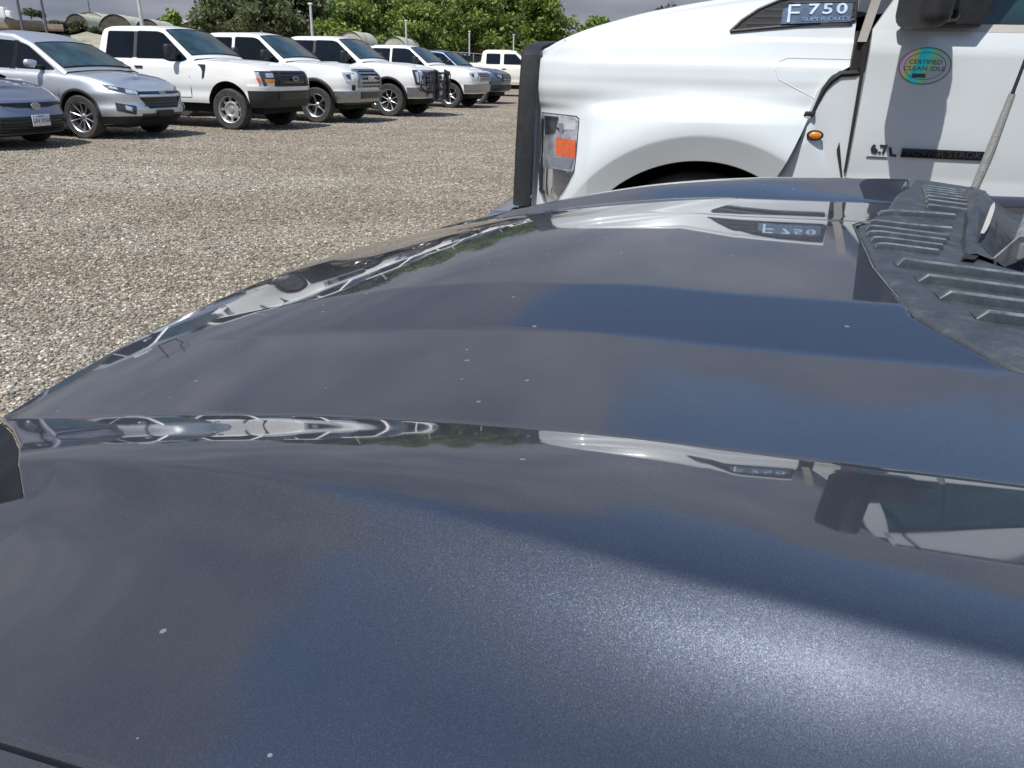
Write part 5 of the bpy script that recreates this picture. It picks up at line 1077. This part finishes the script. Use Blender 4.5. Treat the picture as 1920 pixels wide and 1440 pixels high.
M['hoopdark'] = mat('hoop_shade_cloth', (.075, .065, .05), .9, noise=(1.5, .4, 6))
M['screen'] = mat('green_privacy_screen', (.018, .045, .032), .8, noise=(.8, .4, 6))
M['bark'] = mat('bark', (.10, .08, .06), .95, noise=(6, .35), bump=(12, .6, .05))
def leafmat(name, c0, c1):
    m = bpy.data.materials.new(name); m.use_nodes = True; nt = m.node_tree; N = nt.nodes.new; L = nt.links.new; p = nt.nodes['Principled BSDF']
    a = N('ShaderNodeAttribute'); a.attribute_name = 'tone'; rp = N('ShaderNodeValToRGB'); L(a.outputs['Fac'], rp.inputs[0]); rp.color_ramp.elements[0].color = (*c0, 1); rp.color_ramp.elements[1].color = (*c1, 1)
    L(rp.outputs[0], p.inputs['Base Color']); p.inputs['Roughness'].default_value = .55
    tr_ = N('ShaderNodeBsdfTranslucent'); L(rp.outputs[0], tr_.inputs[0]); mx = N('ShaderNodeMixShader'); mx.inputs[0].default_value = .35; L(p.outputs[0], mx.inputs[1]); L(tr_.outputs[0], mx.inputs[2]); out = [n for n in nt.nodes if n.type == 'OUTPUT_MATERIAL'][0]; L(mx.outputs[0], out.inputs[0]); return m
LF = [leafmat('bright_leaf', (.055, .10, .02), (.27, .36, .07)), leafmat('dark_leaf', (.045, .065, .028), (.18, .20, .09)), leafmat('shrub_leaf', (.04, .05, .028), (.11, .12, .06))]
def tree(name, loc, h, w, kind, label, cat='tree', group=None, seed=0, low=.12, n=5200, leaf=.20):
    g = np.random.default_rng(seed); root = empty(name, loc, g.random() * 6); tag(root, label, cat, group)
    lob = []
    nl = int(34 + g.integers(0, 8))
    for i in range(nl):
        f = g.random(); zz = h * (low + .16 + (1 - low - .30) * f); rad = w * .5 * (.95 if f < .55 else .95 - (f - .55) * 1.1) * math.sqrt(g.random()); t = g.random() * 6.28
        lob.append((rad * math.cos(t) * .8, rad * math.sin(t) * .8, zz, w * (.10 + .09 * g.random()), h * (.07 + .06 * g.random())))
    lob.append((0, 0, h * .84, w * .16, h * .13))
    mb = MB(); tw = max(.12, h * .028)
    mb.tube([(0, 0, -.2), (.05 * tw, 0, h * .18), (.3 * tw, .2 * tw, h * .42), (0, .3 * tw, h * .72)], [tw, tw * .8, tw * .55, tw * .15], 8)
    for lx, ly, lz, r_, rz in lob[::3]: mb.tube([(0, 0, h * (.15 + .25 * g.random())), (lx * .5, ly * .5, lz * .75), (lx, ly, lz)], [tw * .5, tw * .3, tw * .08], 5)
    mb.build('trunk', M['bark'], root)
    per = n // len(lob); C = []; S = []; T = []
    for lx, ly, lz, r_, rz in lob:
        v = g.normal(size=(per, 3)); v /= np.linalg.norm(v, axis=1)[:, None]; rr = g.random(per) ** .45 * (1 + .25 * g.normal(size=per).clip(-1, 1.6))
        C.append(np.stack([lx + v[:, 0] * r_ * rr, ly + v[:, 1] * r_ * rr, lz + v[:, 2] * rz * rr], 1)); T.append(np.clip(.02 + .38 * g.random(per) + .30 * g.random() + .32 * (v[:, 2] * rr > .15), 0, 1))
    C = np.concatenate(C); T = np.concatenate(T); k = len(C); s = leaf * (.5 + g.random(k))
    a = g.normal(size=(k, 3)); a /= np.linalg.norm(a, axis=1)[:, None]; b = g.normal(size=(k, 3)); b -= a * (a * b).sum(1)[:, None]; b /= np.linalg.norm(b, axis=1)[:, None]
    V = np.stack([C - a * s[:, None], C + b * s[:, None] * .55, C + a * s[:, None], C - b * s[:, None] * .55], 1).reshape(-1, 3)
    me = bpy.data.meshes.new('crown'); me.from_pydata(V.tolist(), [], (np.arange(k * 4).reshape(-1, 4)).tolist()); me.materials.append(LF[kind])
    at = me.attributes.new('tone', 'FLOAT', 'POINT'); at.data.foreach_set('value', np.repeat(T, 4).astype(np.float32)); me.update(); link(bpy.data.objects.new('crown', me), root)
    return root
def build_background():
    # earth bank at the far left with overpass wall
    pts = []
    for px, y0 in ((-420, 46), (-200, 50), (0, 56), (120, 60), (250, 62), (400, 72), (520, 92), (640, 118)):
        D = 112; x, y = gp(px, D); z = max(.3, zrow(px, y0, D)); row = []
        for d, f in ((84, 0), (92, .32), (100, .68), (108, .94), (116, 1.0), (150, 1.0), (230, .96), (300, 0)): a, b = gp(px, d); row.append((a, b, z * f - (.05 if f == 0 else 0)))
        pts.append(row)
    g = []
    for i in range(len(pts) - 1):
        for k in range(8): g.append([tuple(lerp(pts[i][j][c], pts[i + 1][j][c], k / 8) + (.22 * math.sin(i * 3 + k * 1.7 + j * 2.1) if c == 2 and 0 < j < 7 else 0) for c in range(3)) for j in range(8)])
    g.append(pts[-1]); mb = MB(); mb.grid(g); o = mb.build('earth_bank', M['bank'], None, sharp=None); tag(o, kind='structure', label='dry earth bank at the far left')
    ov = empty('overpass', (*gp(-60, 104), 0), 0); tag(ov, 'tan concrete overpass with a dark brown girder at the far left edge', 'overpass'); bx, by = gp(-60, 104)
    def seg(px0, px1, ya0, ya1, yb0, yb1, D, dep, name, m):
        (x0, y0), (x1, y1) = gp(px0, D), gp(px1, D); P = []
        A = [(x0, y0, zrow(px0, ya0, D)), (x1, y1, zrow(px1, ya1, D)), (x1, y1, zrow(px1, yb1, D)), (x0, y0, zrow(px0, yb0, D))]; B = [(gp(px, D + dep)[0], gp(px, D + dep)[1], q[2]) for px, q in zip((px0, px1, px1, px0), A)]
        v = [(x - bx, y - by, z) for x, y, z in A + B]; mb = MB(); mb.add(v, [(0, 1, 2, 3), (7, 6, 5, 4), (0, 4, 5, 1), (1, 5, 6, 2), (2, 6, 7, 3), (3, 7, 4, 0)]); mb.build(name, m, ov, smooth=False)
    seg(-420, 128, 22, 46, 38, 56, 104, 9, 'deck_wall', M['concrete']); seg(-420, 128, 38.5, 55.6, 44, 59, 103.6, 8, 'girder', M['rust']); seg(-420, 60, 44, 55, 90, 90, 105, 8, 'abutment', M['concrete']); seg(20, 92, 36.5, 39.5, 41, 43.5, 103, 1, 'guard_rail', M['darkpole'])
    # small white box truck and dark tree line on the horizon far left
    x, y = gp(8, 128); rt_ = empty('box_truck', (x, y, zrow(8, 40, 128)), .2); tag(rt_, 'small white box truck far off above the overpass at the left edge', 'truck')
    mb = MB(); mb.box((0, 0, 1.0), (2.6, 1.6, 1.3), .08); mb.build('cargo_box', M['white'], rt_); mb = MB(); mb.box((1.6, 0, .8), (.7, 1.4, .9), .12); mb.build('cab', M['white'], rt_); 
    for xx in (-.8, 1.5):
        for yy in (-.7, .7): mb = MB(); mb.lathe([(0, -.1), (.28, -.1), (.28, .1), (0, .1)], (xx, yy, .25), 'y', 12); mb.build('wheel', M['rubber'], rt_)
    # hooped shelters
    def hoop(px, ytop, wpx, D, roll_px, label, base=None, dark=True, h=None):
        x, y = gp(px, D); s_ = FPX / D * .92; r = wpx / s_ / 2; zt = zrow(px, ytop, D); zb = base if base is not None else zt - r * 1.15; e = empty('hoop_shelter', (x, y, zb), math.atan2(-x, y) + R(-24)); tag(e, label, 'shelter', None)
        H = zt - zb; wall = max(0, H - r); ar = [(r * math.cos(t), wall + (H - wall) * math.sin(t)) for t in np.linspace(0, math.pi, 22)]; ar = [(r, 0)] + ar + [(-r, 0)]; ln = roll_px / s_
        mb = MB(); mb.grid([[(a, 0, b), (a, ln * .33, b + .03), (a, ln * .66, b - .02), (a, ln, b)] for a, b in ar]); mb.build('canvas_roof', M['fabric'], e)
        mb = MB(); mb.slab([(a * .97, b * .985) for a, b in ar], lambda a, b, d: (a, .12 + d, b), .05); mb.build('end_wall', M['hoopdark'] if dark else M['fabric'], e, smooth=False)
    hoop(154, 26, 32, 140, 90, 'small dark-fronted hooped shelter highest on the left bank'); hoop(225, 27, 52, 118, 60, 'large brown-fronted hooped shelter just left of the first white pickup cab'); hoop(180, 23, 56, 165, 70, 'pale canvas hooped shelter behind two dark-fronted ones', dark=False)
    hoop(284, 36, 38, 118, 70, 'dark-fronted hooped shelter above the first white pickup roof'); hoop(316, 33, 46, 126, 80, 'pale canvas hooped shelter beside the lone green tree', dark=False); hoop(364, 41, 40, 120, 60, 'low dark hooped shelter right of the lone green tree')
    hoop(658, 58, 46, 76, 60, 'pale round-topped shelter behind the brush-guard pickup roof', base=0, dark=False); hoop(739, 68, 42, 80, 60, 'tan round-topped shelter between the brush-guard pickup and the next', base=0, dark=False)
    # posts along the fence and tall poles
    LP = [(275, 34, -40, 'pale lamp pole rising behind the first white pickup roof'), (589, 44, 9, 'pale pole in front of the dark trees behind the third pickup'), (763, 58, 40, 'pale pole before the bright trees behind the fourth pickup'), (880, 72, 60, 'pale pole above the dark blue pickup'), (962, 79, 66, 'pale pole above the cream pickup')]
    for px, D, yt, lb in LP:
        x, y = gp(px, D); H = zrow(px, yt, D); e = empty('lamp_pole', (x, y, 0)); tag(e, lb, 'pole', 'pale poles along the fence'); mb = MB(); mb.tube([(0, 0, 0), (0, 0, H)], [.075, .06], 10); mb.build('shaft', M['pole'], e); mb = MB(); mb.box((.0, 0, H + .03), (.22, .16, .10), .03); mb.build('cap', M['pole'], e)
    for px, D, yt, lb in ((48, 96, -60, 'left one of two dark utility poles above the overpass'), (92, 100, -60, 'right one of two dark utility poles above the overpass'), (178, 210, -20, 'faint distant pole over the hooped shelters')):
        x, y = gp(px + 4, D); H = zrow(px, yt, D); e = empty('utility_pole', (x, y, 0)); tag(e, lb, 'pole'); mb = MB(); mb.tube([(0, 0, 0), (0, 0, H)], [.17, .11], 8); mb.build('shaft', M['darkpole'], e); mb = MB(); mb.box((0, 0, H - .8), (2.2, .12, .14)); mb.build('crossarm', M['darkpole'], e)
    # screened fence with posts
    fa, fb = Vector((*gp(250, 33), 0)), Vector((*gp(1010, 84), 0)); fe = empty('screened_fence', fa, 0); tag(fe, 'long chain fence with dark green screen running behind the parked row', 'fence')
    nb = 20; d = (fb - fa) / nb
    for i in range(nb + 1):
        p = d * i; mb = MB(); mb.tube([p, p + Vector((0, 0, 2.3))], .04, 6); mb.build('post', M['pole'], fe)
    perp = Vector((-d.y, d.x, 0)).normalized()
    for i in range(4, nb):
        a, b = d * (i + .02), d * (i + .98); rows = [[a.lerp(b, u) + perp * (.05 * math.sin(u * 7 + i)) + Vector((0, 0, z - (.06 * math.sin(u * math.pi) if z > 1 else 0))) for z in (.1, .8, 1.6, 2.15)] for u in np.linspace(0, 1, 8)]
        mb = MB(); mb.grid(rows); mb.build('screen_panel', M['screen'], fe)
    mb = MB(); mb.tube([Vector((0, 0, 2.28)), (fb - fa) + Vector((0, 0, 2.28))], .03, 6); mb.build('top_rail', M['pole'], fe)
    # trees
    TG = 'trees behind the vehicle lot'
    T = [(436, 92, -22, 120, 1, .22, 'dark green tree with a rounded left side, first of the tree belt from the left'), (500, 88, -40, 130, 1, .25, 'tall dark tree with bare grey limbs, second of the belt from the left'), (560, 96, -50, 120, 1, .20, 'dark tree just left of the pale pole of the third pickup'),
         (600, 108, -20, 100, 1, .15, 'dark tree filling the gap behind the pale pole over the third pickup'), (655, 84, -30, 120, 0, .08, 'bright green leafy tree above the brush-guard pickup cab'), (715, 92, -60, 130, 0, .08, 'bright green tree above the tan round-topped shelter'),
         (775, 86, -20, 110, 0, .08, 'bright leafy tree right behind the pale pole of the fourth pickup'), (830, 98, -70, 130, 0, .08, 'tall bright green tree above the fourth pickup windshield'), (890, 92, -30, 115, 0, .08, 'bushy green tree behind the pole over the blue pickup'),
         (945, 104, -50, 120, 0, .08, 'green tree above the cream pickup cab'), (1010, 96, -24, 118, 0, .06, 'round green tree that ends the tall belt on the right'), (1112, 150, 26, 80, 0, .05, 'lower green tree showing over the truck hood'), (1152, 158, 36, 70, 1, .05, 'small dark tree between the lower green one and the truck hood'),
         (1250, 120, 4, 90, 1, .05, 'dark feathery treetop peeking over the middle of the truck hood'), (331, 124, 16, 44, 0, .10, 'lone round green tree above the first white pickup roof')]
    for i, (px, D, yt, wpx, kd, low, lb) in enumerate(T):
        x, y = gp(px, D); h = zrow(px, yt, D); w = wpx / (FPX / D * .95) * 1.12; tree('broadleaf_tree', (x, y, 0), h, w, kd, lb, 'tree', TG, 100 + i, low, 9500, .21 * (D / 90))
    for i, (px, D, yb, wpx, hpx, lb) in enumerate(((8, 150, 35, 14, 8, 'tiny dark tree on the skyline at the left edge'), (72, 150, 34, 30, 13, 'low dark tree between the two dark utility poles'), (91, 150, 34, 12, 9, 'tiny bush at the foot of the right dark utility pole'))):
        x, y = gp(px, D); z = zrow(px, yb, D); s_ = FPX / D; tree('small_tree', (x, y, z), hpx / s_, wpx / s_, 2, lb, 'tree', None, 200 + i, .05, 500, .22)
    # dark shrubs along the top of the bank and below the trees
    for i, (px, yb, wpx, hpx) in enumerate(((118, 62, 40, 18), (150, 66, 46, 20), (186, 68, 40, 14), (250, 66, 46, 12), (300, 64, 40, 14), (352, 64, 46, 14), (392, 66, 40, 12))):
        x, y = gp(px, 109); z = zrow(px, yb, 109) - .3; s_ = FPX / 109
        lab = ['dark shrub at the right end of the overpass', 'dark shrub under the smallest hooped shelter', 'dark shrub left of the first white pickup cab', 'low shrub under the large brown shelter', 'low shrub behind the first white pickup roof', 'low shrub under the lone green tree', 'last low shrub before the dark trees'][i]
        tree('bank_shrub', (x, y, z), hpx / s_ * 1.2, wpx / s_, 2, lab, 'shrub', 'shrubs along the top of the bank', 300 + i, -.1, 1400, .2)
build_background()
